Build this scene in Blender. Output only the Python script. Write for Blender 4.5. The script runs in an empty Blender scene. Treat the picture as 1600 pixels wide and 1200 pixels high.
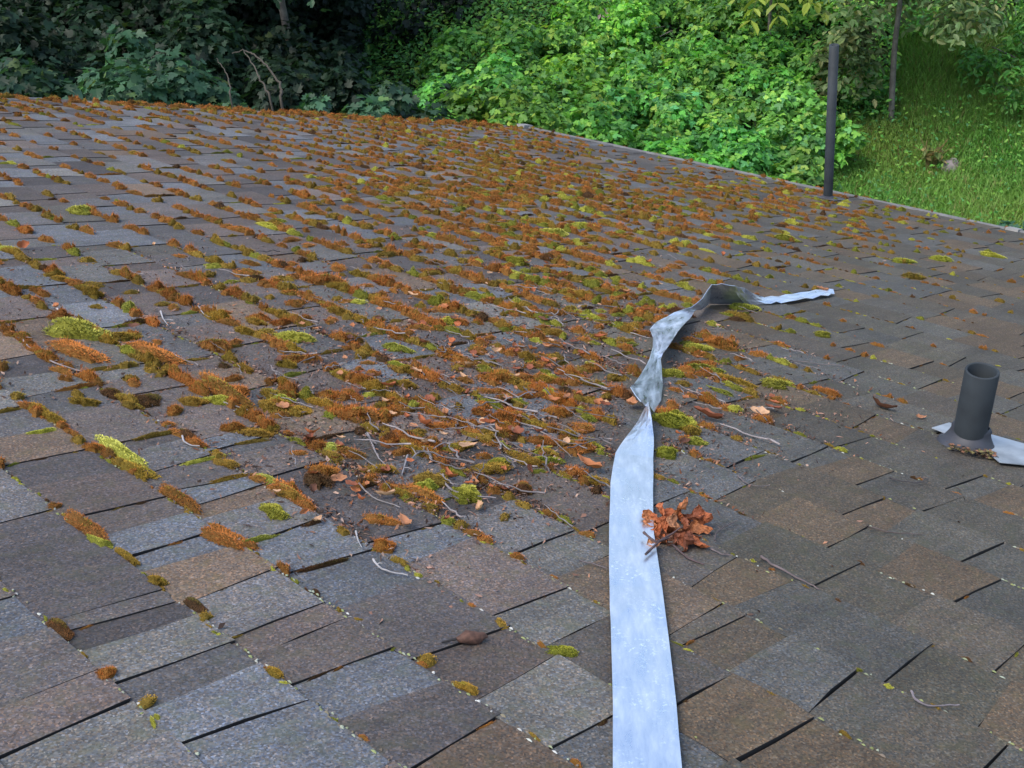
import bpy, math, random
import numpy as np
from mathutils import Matrix, Vector

rng = np.random.default_rng(11)
random.seed(11)
sc = bpy.context.scene
col_root = sc.collection

# ------------------------------------------------------------------ frames
TH = math.radians(18.43)                      # a 4-in-12 roof
CT, ST = math.cos(TH), math.sin(TH)
H = 0.7125                                    # camera height over the roof plane
FPX = 1850.0                                  # focal length in pixels of a 1600 px wide frame
RIGHT = np.array([0.68589535, -0.72042539, -0.10263936])
DOWN = np.array([-0.43325582, -0.29096065, -0.85301306])
FWD = np.array([0.58466825, 0.62954679, -0.51169705])
CAM = np.array([ST * H, 0.0, CT * H])
RM = np.array([[CT, 0, ST], [0, 1, 0], [-ST, 0, CT]])     # roof (s,t,d) -> world


def ray(x, y):
    d = RIGHT * (x - 800) / FPX + DOWN * (y - 600) / FPX + FWD
    return d / np.linalg.norm(d)


def unp(x, y, d=0.0):
    """photo pixel -> roof coordinates at height d over the roof"""
    r = RM.T @ ray(x, y)
    k = (H - d) / -r[2]
    return np.array([r[0] * k, r[1] * k, d])


def proj(P):
    """world points (N,3) -> photo pixels"""
    q = np.atleast_2d(P) - CAM
    z = q @ FWD
    z = np.where(np.abs(z) < 1e-6, 1e-6, z)
    return np.stack([800 + FPX * (q @ RIGHT) / z, 600 + FPX * (q @ DOWN) / z, z], 1)


def r2w(P):
    return np.atleast_2d(P) @ RM.T


# ------------------------------------------------------------------ camera, sky, sun, exposure
cam_d = bpy.data.cameras.new('camera')
cam_d.sensor_fit = 'HORIZONTAL'
cam_d.sensor_width = 36.0
cam_d.lens = FPX / 1600 * 36.0
cam_d.clip_start = 0.02
cam_d.clip_end = 400
cam = bpy.data.objects.new('camera', cam_d)
col_root.objects.link(cam)
m = Matrix.Identity(4)
for i in range(3):
    m[i][0], m[i][1], m[i][2], m[i][3] = RIGHT[i], -DOWN[i], -FWD[i], CAM[i]
cam.matrix_world = m
sc.camera = cam

SUN_EL, SUN_AZ = math.radians(62), math.radians(170)      # azimuth counter-clockwise from +X
sun_dir = Vector((math.cos(SUN_EL) * math.cos(SUN_AZ), math.cos(SUN_EL) * math.sin(SUN_AZ), math.sin(SUN_EL)))
world = bpy.data.worlds.new('World')
sc.world = world
world.use_nodes = True
wn = world.node_tree
sky = wn.nodes.new('ShaderNodeTexSky')
sky.sky_type = 'NISHITA'
sky.sun_disc = False
sky.sun_elevation = SUN_EL
sky.sun_rotation = math.radians(90) - SUN_AZ
sky.air_density = 1.0
sky.dust_density = 2.0
bg = wn.nodes['Background']
wn.links.new(sky.outputs[0], bg.inputs[0])
bg.inputs[1].default_value = 0.15
sun_d = bpy.data.lights.new('sun', 'SUN')
sun_d.energy = 1.3
sun_d.angle = math.radians(35)
sun_d.color = (1.0, 0.95, 0.86)
sun = bpy.data.objects.new('sun', sun_d)
sun.rotation_euler = sun_dir.to_track_quat('Z', 'Y').to_euler()
col_root.objects.link(sun)
sc.view_settings.view_transform = 'Standard'
sc.view_settings.look = 'None'
sc.view_settings.gamma = 1.0
sc.view_settings.use_curve_mapping = False
sc.view_settings.exposure = 1.25


# ------------------------------------------------------------------ mesh helpers
def mesh(name, V, F, mats, col=None, smooth=False, midx=None):
    V = np.asarray(V, dtype=np.float32)
    if isinstance(F, np.ndarray):
        F = [F]
    elif len(F) and not isinstance(F[0], np.ndarray):
        F = [np.array([f], dtype=np.int32) for f in F]
    F = [f for f in F if len(f)]
    me = bpy.data.meshes.new(name)
    me.vertices.add(len(V))
    me.vertices.foreach_set('co', V.ravel())
    idx = np.concatenate([f.ravel() for f in F]).astype(np.int32)
    tot = np.concatenate([np.full(len(f), f.shape[1]) for f in F])
    st = np.concatenate([[0], np.cumsum(tot)[:-1]]).astype(np.int32)
    me.loops.add(len(idx))
    me.loops.foreach_set('vertex_index', idx)
    me.polygons.add(len(tot))
    me.polygons.foreach_set('loop_start', st)
    me.polygons.foreach_set('use_smooth', np.full(len(tot), bool(smooth)))
    if not isinstance(mats, (list, tuple)):
        mats = [mats]
    for mm in mats:
        me.materials.append(mm)
    if midx is not None:
        me.polygons.foreach_set('material_index', np.asarray(midx, dtype=np.int32))
    if col is not None:
        col = np.asarray(col, dtype=np.float32)
        if col.shape[1] == 3:
            col = np.concatenate([col, np.ones((len(col), 1), np.float32)], 1)
        a = me.attributes.new('tint', 'FLOAT_COLOR', 'POINT')
        a.data.foreach_set('color', col.ravel())
    me.update(calc_edges=True)
    me.validate()
    return me


def obj(name, me, parent=None, loc=None, rot=None, scale=None):
    o = bpy.data.objects.new(name, me)
    col_root.objects.link(o)
    if parent is not None:
        o.parent = parent
    if loc is not None:
        o.location = loc
    if rot is not None:
        o.rotation_euler = rot
    if scale is not None:
        o.scale = scale
    return o


def tag(o, label=None, cat=None, group=None, kind=None):
    if label:
        o['label'] = label
    if cat:
        o['category'] = cat
    if group:
        o['group'] = group
    if kind:
        o['kind'] = kind
    return o


class Bag:
    """collects triangle/quad pieces with colours into one mesh"""
    def __init__(self):
        self.V, self.F, self.C, self.n = [], {}, [], 0

    def add(self, V, F, C=None):
        V = np.asarray(V, float)
        self.V.append(V)
        for f in (F if isinstance(F, list) else [F]):
            f = np.asarray(f)
            self.F.setdefault(f.shape[1], []).append(f + self.n)
        if C is not None:
            C = np.asarray(C, float)
            if C.ndim == 1:
                C = np.tile(C, (len(V), 1))
            self.C.append(C)
        self.n += len(V)

    def mesh(self, name, mat, smooth=False):
        F = [np.concatenate(v) for v in self.F.values()]
        return mesh(name, np.concatenate(self.V), F, mat, np.concatenate(self.C) if self.C else None, smooth)


def box(x0, x1, y0, y1, z0, z1):
    V = np.array([(x, y, z) for z in (z0, z1) for x, y in ((x0, y0), (x1, y0), (x1, y1), (x0, y1))], float)
    F = np.array([(3, 2, 1, 0), (4, 5, 6, 7), (0, 1, 5, 4), (1, 2, 6, 5), (2, 3, 7, 6), (3, 0, 4, 7)])
    return V, F


def tube(P, R, n=6, cap=True):
    """tapered tube along points P with radii R"""
    P = np.asarray(P, float)
    R = np.broadcast_to(np.asarray(R, float), (len(P),))
    T = np.gradient(P, axis=0)
    T /= np.linalg.norm(T, axis=1)[:, None] + 1e-12
    a = np.array([0, 0, 1.0]) if abs(T[0][2]) < .9 else np.array([1.0, 0, 0])
    V = []
    for p, t, r in zip(P, T, R):
        u = np.cross(t, a); u /= np.linalg.norm(u)
        v = np.cross(t, u)
        an = np.arange(n) * 2 * np.pi / n
        V.append(p + r * (np.cos(an)[:, None] * u + np.sin(an)[:, None] * v))
    V = np.concatenate(V)
    i = np.arange(len(P) - 1)[:, None] * n
    j = np.arange(n)[None]
    k = (j + 1) % n
    F = [np.stack([i + j, i + k, i + n + k, i + n + j], -1).reshape(-1, 4)]
    if cap:
        F.append(np.array([list(range(n)), [len(V) - 1 - q for q in range(n)]]))
    return V, F


def lathe(prof, n=28):
    """profile of (r,z) -> surface of revolution"""
    an = np.arange(n) * 2 * np.pi / n
    V = np.concatenate([np.stack([r * np.cos(an), r * np.sin(an), np.full(n, z)], 1) for r, z in prof])
    i = np.arange(len(prof) - 1)[:, None] * n
    j = np.arange(n)[None]
    k = (j + 1) % n
    return V, np.stack([i + j, i + k, i + n + k, i + n + j], -1).reshape(-1, 4)


# ------------------------------------------------------------------ materials
def new_mat(name):
    mt = bpy.data.materials.new(name)
    mt.use_nodes = True
    return mt, mt.node_tree, mt.node_tree.nodes['Principled BSDF']


def N(t, typ, **kw):
    n = t.nodes.new(typ)
    for k, v in kw.items():
        setattr(n, k, v)
    return n


def mathn(t, op, a, b=None, clamp=False):
    n = N(t, 'ShaderNodeMath', operation=op, use_clamp=clamp)
    for i, q in enumerate((a, b)):
        if q is None:
            continue
        if isinstance(q, (int, float)):
            n.inputs[i].default_value = q
        else:
            t.links.new(q, n.inputs[i])
    return n.outputs[0]


def mixc(t, mode, fac, a, b):
    n = N(t, 'ShaderNodeMix', data_type='RGBA', blend_type=mode)
    for i, q in ((0, fac), (6, a), (7, b)):
        if isinstance(q, (int, float)):
            n.inputs[i].default_value = q
        elif isinstance(q, tuple):
            n.inputs[i].default_value = (*q, 1)
        else:
            t.links.new(q, n.inputs[i])
    return n.outputs[2]


def noise(t, vec, scale, detail=4, rough=.55):
    n = N(t, 'ShaderNodeTexNoise')
    n.inputs['Scale'].default_value = scale
    n.inputs['Detail'].default_value = detail
    n.inputs['Roughness'].default_value = rough
    t.links.new(vec, n.inputs['Vector'])
    return n.outputs['Fac']


def ramp(t, fac, stops):
    n = N(t, 'ShaderNodeValToRGB')
    e = n.color_ramp.elements
    while len(e) < len(stops):
        e.new(.5)
    for q, (p, c) in zip(e, stops):
        q.position = p
        q.color = (*c, 1) if isinstance(c, tuple) else (c, c, c, 1)
    t.links.new(fac, n.inputs[0])
    return n.outputs[0]


def shingle_mat():
    mt, t, b = new_mat('mineral_shingle')
    at = N(t, 'ShaderNodeAttribute', attribute_name='tint')
    g = N(t, 'ShaderNodeNewGeometry')
    pos = g.outputs['Position']
    v = N(t, 'ShaderNodeTexVoronoi')
    v.inputs['Scale'].default_value = 420
    t.links.new(pos, v.inputs['Vector'])
    sep = N(t, 'ShaderNodeSeparateColor')
    t.links.new(v.outputs['Color'], sep.inputs[0])
    gran = ramp(t, sep.outputs[0], [(0, .5), (.45, .88), (.8, 1.15), (.95, 1.5), (1, 2.0)])
    c = mixc(t, 'MULTIPLY', 1.0, at.outputs['Color'], gran)
    warm = ramp(t, sep.outputs[1], [(0, (.8, .92, 1.2)), (.5, (1, 1, 1)), (1, (1.3, 1.0, .78))])
    c = mixc(t, 'MULTIPLY', .8, c, warm)
    n1 = noise(t, pos, 9, 5, .6)
    blot = ramp(t, n1, [(.3, .74), (.5, 1.0), (.72, 1.25)])
    c = mixc(t, 'MULTIPLY', .75, c, blot)
    mp = N(t, 'ShaderNodeMapping')
    mp.inputs['Scale'].default_value = (1.6, 24, 1.6)
    t.links.new(pos, mp.inputs[0])
    c = mixc(t, 'MULTIPLY', .6, c, ramp(t, noise(t, mp.outputs[0], 2.2, 5, .65), [(.32, .72), (.5, 1.0), (.7, 1.25)]))
    n2 = noise(t, pos, 38, 4, .65)
    film = ramp(t, n2, [(.5, 0.0), (.68, .45)])
    c = mixc(t, 'MIX', film, c, mixc(t, 'MULTIPLY', 1.0, at.outputs['Color'], (.85, .95, .6)))
    t.links.new(c, b.inputs['Base Color'])
    b.inputs['Roughness'].default_value = .8
    b.inputs['Specular IOR Level'].default_value = .42
    bp = N(t, 'ShaderNodeBump')
    bp.inputs['Strength'].default_value = .55
    bp.inputs['Distance'].default_value = .0012
    hh = mathn(t, 'ADD', sep.outputs[2], mathn(t, 'MULTIPLY', n2, 1.2))
    t.links.new(hh, bp.inputs['Height'])
    t.links.new(bp.outputs[0], b.inputs['Normal'])
    return mt


def plain(name, c, rough=.6, metal=0.0, nscale=None, namp=.35, bump=0.0, obj_color=False, attr=False, spec=None):
    mt, t, b = new_mat(name)
    tc = N(t, 'ShaderNodeTexCoord')
    base = None
    if attr:
        base = N(t, 'ShaderNodeAttribute', attribute_name='tint').outputs['Color']
    if obj_color:
        oc = N(t, 'ShaderNodeObjectInfo').outputs['Color']
        base = oc if base is None else mixc(t, 'MULTIPLY', 1.0, base, oc)
    if base is None:
        r = N(t, 'ShaderNodeRGB')
        r.outputs[0].default_value = (*c, 1)
        base = r.outputs[0]
    if nscale:
        f = noise(t, tc.outputs['Object'], nscale)
        k = ramp(t, f, [(.25, 1 - namp), (.75, 1 + namp)])
        base = mixc(t, 'MULTIPLY', 1.0, base, k)
        if bump:
            bp = N(t, 'ShaderNodeBump')
            bp.inputs['Strength'].default_value = bump
            bp.inputs['Distance'].default_value = .002
            t.links.new(f, bp.inputs['Height'])
            t.links.new(bp.outputs[0], b.inputs['Normal'])
    t.links.new(base, b.inputs['Base Color'])
    b.inputs['Roughness'].default_value = rough
    b.inputs['Metallic'].default_value = metal
    if spec is not None:
        b.inputs['Specular IOR Level'].default_value = spec
    return mt


def leaf_mat(name, transl=.35, rough=.5, spec=.3):
    mt, t, b = new_mat(name)
    at = N(t, 'ShaderNodeAttribute', attribute_name='tint').outputs['Color']
    oi = N(t, 'ShaderNodeObjectInfo')
    c = mixc(t, 'MULTIPLY', 1.0, at, oi.outputs['Color'])
    t.links.new(c, b.inputs['Base Color'])
    b.inputs['Roughness'].default_value = rough
    b.inputs['Specular IOR Level'].default_value = spec
    tr = N(t, 'ShaderNodeBsdfTranslucent')
    c2 = mixc(t, 'MULTIPLY', 1.0, c, (1.15, 1.2, .6))
    t.links.new(c2, tr.inputs['Color'])
    ms = N(t, 'ShaderNodeMixShader')
    ms.inputs[0].default_value = transl
    t.links.new(b.outputs[0], ms.inputs[1])
    t.links.new(tr.outputs[0], ms.inputs[2])
    t.links.new(ms.outputs[0], t.nodes['Material Output'].inputs['Surface'])
    return mt


M_SH = shingle_mat()
M_ASPH = plain('asphalt_edge', (.012, .011, .011), .85)
M_MOSS = plain('moss', (1, 1, 1), .9, attr=True, obj_color=True, spec=.1)
M_LEAF = leaf_mat('foliage', .42)
M_DRY = leaf_mat('dry_leaf', .18, .6, .25)
M_TWIG = plain('twig_bark', (.2, .17, .16), .8, nscale=60, namp=.4, obj_color=True)
M_LICH = plain('lichen', (1, 1, 1), .95, attr=True, spec=.1)
M_LITTER = plain('litter', (1, 1, 1), .85, attr=True, spec=.15)
M_PIPE = plain('vent_plastic', (.024, .030, .034), .7, nscale=14, namp=.4, spec=.3)
M_RUBBER = plain('boot_rubber', (.03, .032, .04), .6, nscale=30, namp=.35, bump=.3)
M_FLASH = plain('galvanised_sheet', (.30, .33, .36), .55, .4, nscale=16, namp=.4)
M_DRIP = plain('drip_metal', (.12, .12, .115), .7, .1, nscale=8, namp=.35)
M_WALL = plain('painted_wall', (.35, .32, .28), .7, nscale=5, namp=.1)
M_DECK = plain('roof_felt', (.02, .02, .02), .9)
M_BARK = plain('tree_bark', (.13, .115, .095), .9, nscale=22, namp=.5, bump=.6)
M_DEADW = plain('dead_wood', (.05, .042, .03), .85, nscale=20, namp=.4)
M_STONE = plain('field_stone', (.20, .17, .165), .85, nscale=8, namp=.35, bump=.5)


def strip_mat():
    mt, t, b = new_mat('aluminium_strip')
    at = N(t, 'ShaderNodeAttribute', attribute_name='tint')     # metres along and across the strip
    v = at.outputs['Vector']
    mp = N(t, 'ShaderNodeMapping')
    mp.inputs['Rotation'].default_value = (0, 0, .5)
    mp.inputs['Scale'].default_value = (10, 42, 1)
    t.links.new(v, mp.inputs[0])
    n1 = noise(t, mp.outputs[0], 1.3, 6, .62)
    n2 = noise(t, v, 150, 4, .7)
    n3 = noise(t, v, 16, 3, .5)
    c = mixc(t, 'MIX', ramp(t, n1, [(.32, 0.0), (.70, 1.0)]), (.44, .49, .60), (.80, .83, .88))
    c = mixc(t, 'MIX', mathn(t, 'MULTIPLY', ramp(t, n2, [(.54, 0.0), (.66, 1.0)]), ramp(t, n3, [(.45, 0.0), (.6, 1.0)])), c, (.95, .96, .97))
    c = mixc(t, 'MIX', ramp(t, noise(t, v, 60, 5, .7), [(.66, 0.0), (.8, .5)]), c, (.25, .24, .24))
    t.links.new(c, b.inputs['Base Color'])
    b.inputs['Metallic'].default_value = .85
    t.links.new(ramp(t, n1, [(.35, .25), (.65, .5)]), b.inputs['Roughness'])
    bp = N(t, 'ShaderNodeBump')
    bp.inputs['Strength'].default_value = .35
    bp.inputs['Distance'].default_value = .002
    t.links.new(mathn(t, 'ADD', n3, mathn(t, 'MULTIPLY', n1, .3)), bp.inputs['Height'])
    t.links.new(bp.outputs[0], b.inputs['Normal'])
    return mt


M_STRIP = strip_mat()


def terrain_mat():
    mt, t, b = new_mat('bank_soil')
    g = N(t, 'ShaderNodeNewGeometry')
    p = g.outputs['Position']
    f = noise(t, p, 1.2, 6, .65)
    f2 = noise(t, p, 18, 5, .7)
    c = mixc(t, 'MIX', f, (.020, .017, .011), (.030, .040, .014))
    c = mixc(t, 'MULTIPLY', 1.0, c, ramp(t, f2, [(.3, .5), (.7, 1.4)]))
    t.links.new(c, b.inputs['Base Color'])
    b.inputs['Roughness'].default_value = .95
    b.inputs['Specular IOR Level'].default_value = .1
    bp = N(t, 'ShaderNodeBump')
    bp.inputs['Distance'].default_value = .05
    t.links.new(f2, bp.inputs['Height'])
    t.links.new(bp.outputs[0], b.inputs['Normal'])
    return mt


M_SOIL = terrain_mat()


# ------------------------------------------------------------------ terrain
def gz(x, y):
    r = .85 * x + .52 * y
    q = (r - 10.6) / .8
    sp = np.where(q > 20, q, np.log1p(np.exp(np.minimum(q, 20)))) * .8
    sp = np.minimum(sp, 14 + 0 * sp)
    return -4.2 + .33 * sp + .10 * np.sin(x * 1.3 + y * .7) * np.sin(y * 1.1 - x * .4)


def hit_ground(px, py):
    d = ray(px, py)
    k = 6.0
    while k < 60:
        p = CAM + d * k
        if p[2] < gz(p[0], p[1]):
            return np.array([p[0], p[1], float(gz(p[0], p[1]))])
        k += .05
    return CAM + d * k


g_ = np.concatenate([np.linspace(-200, -16, 12), np.linspace(-14, 40, 109), np.linspace(44, 200, 12)])
GX, GY = np.meshgrid(g_, g_, indexing='ij')
GZ = gz(GX, GY)
nn = len(g_)
ii, jj = np.meshgrid(np.arange(nn - 1), np.arange(nn - 1), indexing='ij')
q0 = ii * nn + jj
me = mesh('terrain', np.stack([GX, GY, GZ], -1).reshape(-1, 3),
          np.stack([q0, q0 + nn, q0 + nn + 1, q0 + 1], -1).reshape(-1, 4), M_SOIL, smooth=True)
tag(obj('terrain', me), 'sloping ground that rises to a bank behind the roof', kind='structure')

# ------------------------------------------------------------------ house and roof
E_ = .1430
S0 = .773 * H                               # first measured course line
KN = 36                                     # course line of the eave
S_EAVE = S0 + KN * E_
ra, rb = unp(0, 151), unp(812, 199)


def rake_t(s):
    return ra[1] + (rb[1] - ra[1]) * (s - ra[0]) / (rb[0] - ra[0])


T_MIN = -1.6
S_TOP = S0 - 12 * E_

house = obj('house', None, loc=(0, 0, -4.2))
tag(house, 'low house with a mossy grey brown shingle roof seen from on top', 'house')
UP = (0, 0, 4.2)


def child(name, me, parent, roofed=True):
    o = obj(name, me, parent)
    if parent is house:
        o.location = UP
        if roofed:
            o.rotation_euler = (0, TH, 0)
    return o


# deck: a slab under the shingles
ss = np.array([S_TOP, S_EAVE - .01])
V = []
for d in (-.10, -.004):
    for s, t in ((ss[0], T_MIN), (ss[1], T_MIN), (ss[1], rake_t(ss[1]) - .01), (ss[0], rake_t(ss[0]) - .01)):
        V.append((s, t, d))
roof = child('roof', mesh('roof', V, box(0, 1, 0, 1, 0, 1)[1], M_DECK), house)
# the other slope, behind the camera
a = np.array([S_TOP * CT, 0, -S_TOP * ST])
V = []
for dz in (-.12, 0.006):
    for x, y in ((a[0] - 4.5, T_MIN), (a[0], T_MIN), (a[0], rake_t(S_TOP)), (a[0] - 4.5, rake_t(S_TOP))):
        V.append((x, y, a[2] + (x - a[0]) * math.tan(TH) + dz))
child('back_roof', mesh('back_roof', V, box(0, 1, 0, 1, 0, 1)[1], M_SH, np.tile((.11, .105, .105), (8, 1))), house, False)
# walls: a gabled prism under the eaves
xe, xr, xb = S_EAVE * CT - .45, a[0], a[0] - 4.1
pr = [(xb, -4.25), (xe, -4.25), (xe, -xe * math.tan(TH) - .16), (xr, -xr * math.tan(TH) - .16), (xb, a[2] + (xb - a[0]) * math.tan(TH) - .16)]
V = [(x, T_MIN + .4, z) for x, z in pr] + [(x, rake_t(S_EAVE) - .45, z) for x, z in pr]
F = [(0, 1, 2, 3, 4), (9, 8, 7, 6, 5)] + [(i, i + 5, (i + 1) % 5 + 5, (i + 1) % 5) for i in range(5)]
child('wall', mesh('wall', V, F, M_WALL), house, False)

# ---- shingle tabs
SLOTS = [(100, 1145), (75, 1085), (273, 1040), (180, 948), (197, 966), (365, 920), (538, 1044), (267, 855), (45, 811), (522, 880),
         (468, 828), (453, 967), (639, 835), (725, 1007), (830, 944), (855, 850), (1083, 975), (1110, 992), (1100, 1083), (1209, 1162),
         (1336, 1061), (1539, 919), (1575, 1035), (1308, 851), (1292, 909), (1110, 900), (1133, 776), (1240, 723), (1328, 804),
         (1384, 743), (1145, 728), (1357, 685), (1528, 746), (1362, 658), (1570, 647), (1577, 625), (1444, 606), (1423, 578),
         (1468, 793), (30, 642), (120, 609), (86, 716), (232, 686), (212, 791), (270, 610), (202, 573), (307, 725), (345, 755),
         (356, 779), (476, 734), (523, 683), (371, 678), (371, 697)]
known = {}
for x, y in SLOTS:
    p = unp(x, y)
    known.setdefault(int(math.floor((p[0] - S0) / E_)), []).append(p[1])

PAL = np.array([(.092, .092, .096), (.100, .083, .077), (.112, .084, .062), (.062, .057, .058), (.118, .120, .118), (.082, .071, .067),
                (.090, .086, .076), (.078, .072, .072)])
PAL = PAL * (1.05, 1.0, .93)
PALW = np.array([.2, .2, .08, .14, .1, .14, .06, .08])
GREENSH = np.array((.058, .052, .033))
tabs = []          # (k, t0, t1, tooth)
slots_all = []     # (k, t)
for k in range(-12, KN):
    sm = S0 + (k + .5) * E_
    tr = rake_t(sm)
    sl = sorted(known.get(k, []))
    out = []
    cur = T_MIN + rng.uniform(0, .3)
    pts = sl + [tr + .2]
    while cur < tr:
        nxt = min((p for p in pts if p > cur + 1e-6), default=tr + .2)
        lim = .30 if sl else .1
        if nxt - cur < .42:
            out.append(cur)
            cur = nxt
        else:
            out.append(cur)
            cur += rng.uniform(.17, .40)
            if nxt - cur < .12 and nxt < tr:
                cur = nxt
    out = [o for o in out if o < tr - .05]
    edges = out + [tr]
    if edges[0] > T_MIN:
        tabs.append((k, T_MIN, edges[0], False))
    for a_, b_ in zip(edges[:-1], edges[1:]):
        slots_all.append((k, a_))
        gap = b_ - a_
        if gap < .11:
            tabs.append((k, a_, b_, True))
            continue
        w = gap * rng.uniform(.48, .74)
        tabs.append((k, a_, a_ + w, True))
        tabs.append((k, a_ + w, b_, False))

NX, NY = 3, 4
grid_f = np.array([(i * NY + j, (i + 1) * NY + j, (i + 1) * NY + j + 1, i * NY + j + 1) for i in range(NX - 1) for j in range(NY - 1)])
loop_ = [i * NY for i in range(NX)] + [(NX - 1) * NY + j for j in range(1, NY)] + [i * NY + NY - 1 for i in range(NX - 2, -1, -1)] + [j for j in range(NY - 2, 0, -1)]
skirt_f = np.array([(loop_[i], NX * NY + i, NX * NY + (i + 1) % len(loop_), loop_[(i + 1) % len(loop_)]) for i in range(len(loop_))])
loop_ = np.array(loop_)
skew = {}


def sk(k, t):
    key = (k, round(t, 5))
    if key not in skew:
        skew[key] = (rng.uniform(-.008, .008), rng.uniform(-.006, .006))
    return skew[key]


def tab_geo(k, t0, t1, tooth):
    sa = S0 + k * E_ - .004
    sb = S0 + (k + 1) * E_ + (rng.uniform(-.002, .004) if tooth else rng.uniform(-.003, .001))
    a0, a1 = sk(k, t0)
    b0, b1 = sk(k, t1)
    u = np.linspace(0, 1, NX)[:, None]
    v = np.linspace(0, 1, NY)[None]
    lo = t0 + a0 * (u - .5) * 2 + (rng.uniform(.0008, .0022) if tooth else .0004)
    hi = t1 + b0 * (u - .5) * 2 - .0002
    S = sa + (sb - sa) * u + 0 * v + rng.normal(0, .0016, (NX, NY))
    T = lo + (hi - lo) * v + rng.normal(0, .0011, (NX, NY))
    tilt = rng.uniform(.0014, .0026)
    D = .0018 + tilt * u + (.0017 if tooth else .0) + rng.normal(0, .00035, (NX, NY))
    top = np.stack([S, T, D], -1).reshape(-1, 3)
    bot = top[loop_].copy()
    bot[:, 2] = -.006
    return np.concatenate([top, bot])


def tab_tint(k, t, tooth):
    c = PAL[rng.choice(len(PAL), p=PALW)].copy() * rng.uniform(.70, 1.2)
    if rng.random() < .2:
        c = np.array((.108, .114, .122)) * rng.uniform(.8, 1.15)
    if not tooth:
        c *= .86
    P = r2w(np.array([[S0 + (k + .5) * E_, t, 0]]))
    x, y, z = proj(P)[0]
    g = 1 / (1 + math.exp(-(x - 1020 + (y - 600) * .05) / 110)) if z > .1 else .5
    c = c * (1 - .72 * g) + GREENSH * rng.uniform(.7, 1.1) * .72 * g
    if g > .5 and rng.random() < .22:
        c = np.array((.090, .066, .040)) * rng.uniform(.8, 1.05)
    return c


geo = []
for k, t0, t1, tooth in tabs:
    V = tab_geo(k, t0, t1, tooth)
    c = tab_tint(k, (t0 + t1) / 2, tooth)
    q = proj(r2w(V[[0, NY - 1, NX * NY - 1, (NX - 1) * NY]]))
    area = 0.0
    if (q[:, 2] > .15).all():
        x = np.clip(q[:, 0], -5, 1605)
        y = np.clip(q[:, 1], -5, 1205)
        area = .5 * abs(np.dot(x, np.roll(y, -1)) - np.dot(y, np.roll(x, -1)))
    geo.append((area, V, c))
order = sorted(range(len(geo)), key=lambda i: -geo[i][0])
top300 = set(order[:300])
mi1 = np.array([0] * len(grid_f) + [1] * len(skirt_f))
fld, fv = [], []
cnt = 0
for i, (area, V, c) in enumerate(geo):
    C = np.tile(c, (len(V), 1))
    if i in top300:
        o_ = V.mean(0)
        o = obj('shingle', mesh('shingle', V - o_, np.concatenate([grid_f, skirt_f]), [M_SH, M_ASPH], C, midx=mi1), roof, loc=o_)
    else:
        fv.append((V, C))
VV = np.concatenate([v for v, _ in fv])
CC = np.concatenate([c for _, c in fv])
nv = len(fv[0][0])
off = (np.arange(len(fv)) * nv)[:, None, None]
FF = np.concatenate([(grid_f[None] + off).reshape(-1, 4), (skirt_f[None] + off).reshape(-1, 4)])
mi = np.array([0] * (len(fv) * len(grid_f)) + [1] * (len(fv) * len(skirt_f)))
tag(obj('shingle_field', mesh('shingle_field', VV, FF, [M_SH, M_ASPH], CC, midx=mi), roof), kind='stuff')

# eave drip edge with a slightly proud pale lip, and corner caps
b = Bag()
nseg = 40
tt = np.linspace(T_MIN, rake_t(S_EAVE) + .02, nseg)
prof = [(-.016, .0035), (-.004, .013), (.010, .012), (.014, .006), (.014, -.075), (.006, -.085), (.006, -.02), (-.016, -.002)]
V = np.concatenate([np.array([(S_EAVE + p, t + rng.normal(0, .0), d + rng.normal(0, .0006)) for p, d in prof]) for t in tt])
n = len(prof)
i = np.arange(nseg - 1)[:, None] * n
j = np.arange(n)[None]
kk = (j + 1) % n
b.add(V, [np.stack([i + j, i + n + j, i + n + kk, i + kk], -1).reshape(-1, 4), np.array([list(range(n)), list(range(len(V) - 1, len(V) - 1 - n, -1))])])
obj('drip_edge', b.mesh('drip_edge', M_DRIP), roof)
M_CAP = plain('pale_metal', (.24, .235, .22), .7, .1, nscale=20, namp=.2)
V, F = box(S_EAVE - .05, S_EAVE + .03, rake_t(S_EAVE) - .03, rake_t(S_EAVE) + .035, -.05, .020)
obj('corner_cap', mesh('corner_cap', V, F, M_CAP), roof)
pc = unp(1588, 361)
V, F = box(S_EAVE - .03, S_EAVE + .03, pc[1] - .03, pc[1] + .03, -.05, .016)
obj('edge_joint', mesh('edge_joint', V, F, M_CAP), roof)
# rake edge board
V = []
for d in (-.11, .002):
    for s, w in ((S_TOP, .0), (S_EAVE, .0), (S_EAVE, .03), (S_TOP, .03)):
        V.append((s, rake_t(s) + w, d))
obj('rake_board', mesh('rake_board', V, box(0, 1, 0, 1, 0, 1)[1], M_DRIP), roof)


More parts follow.
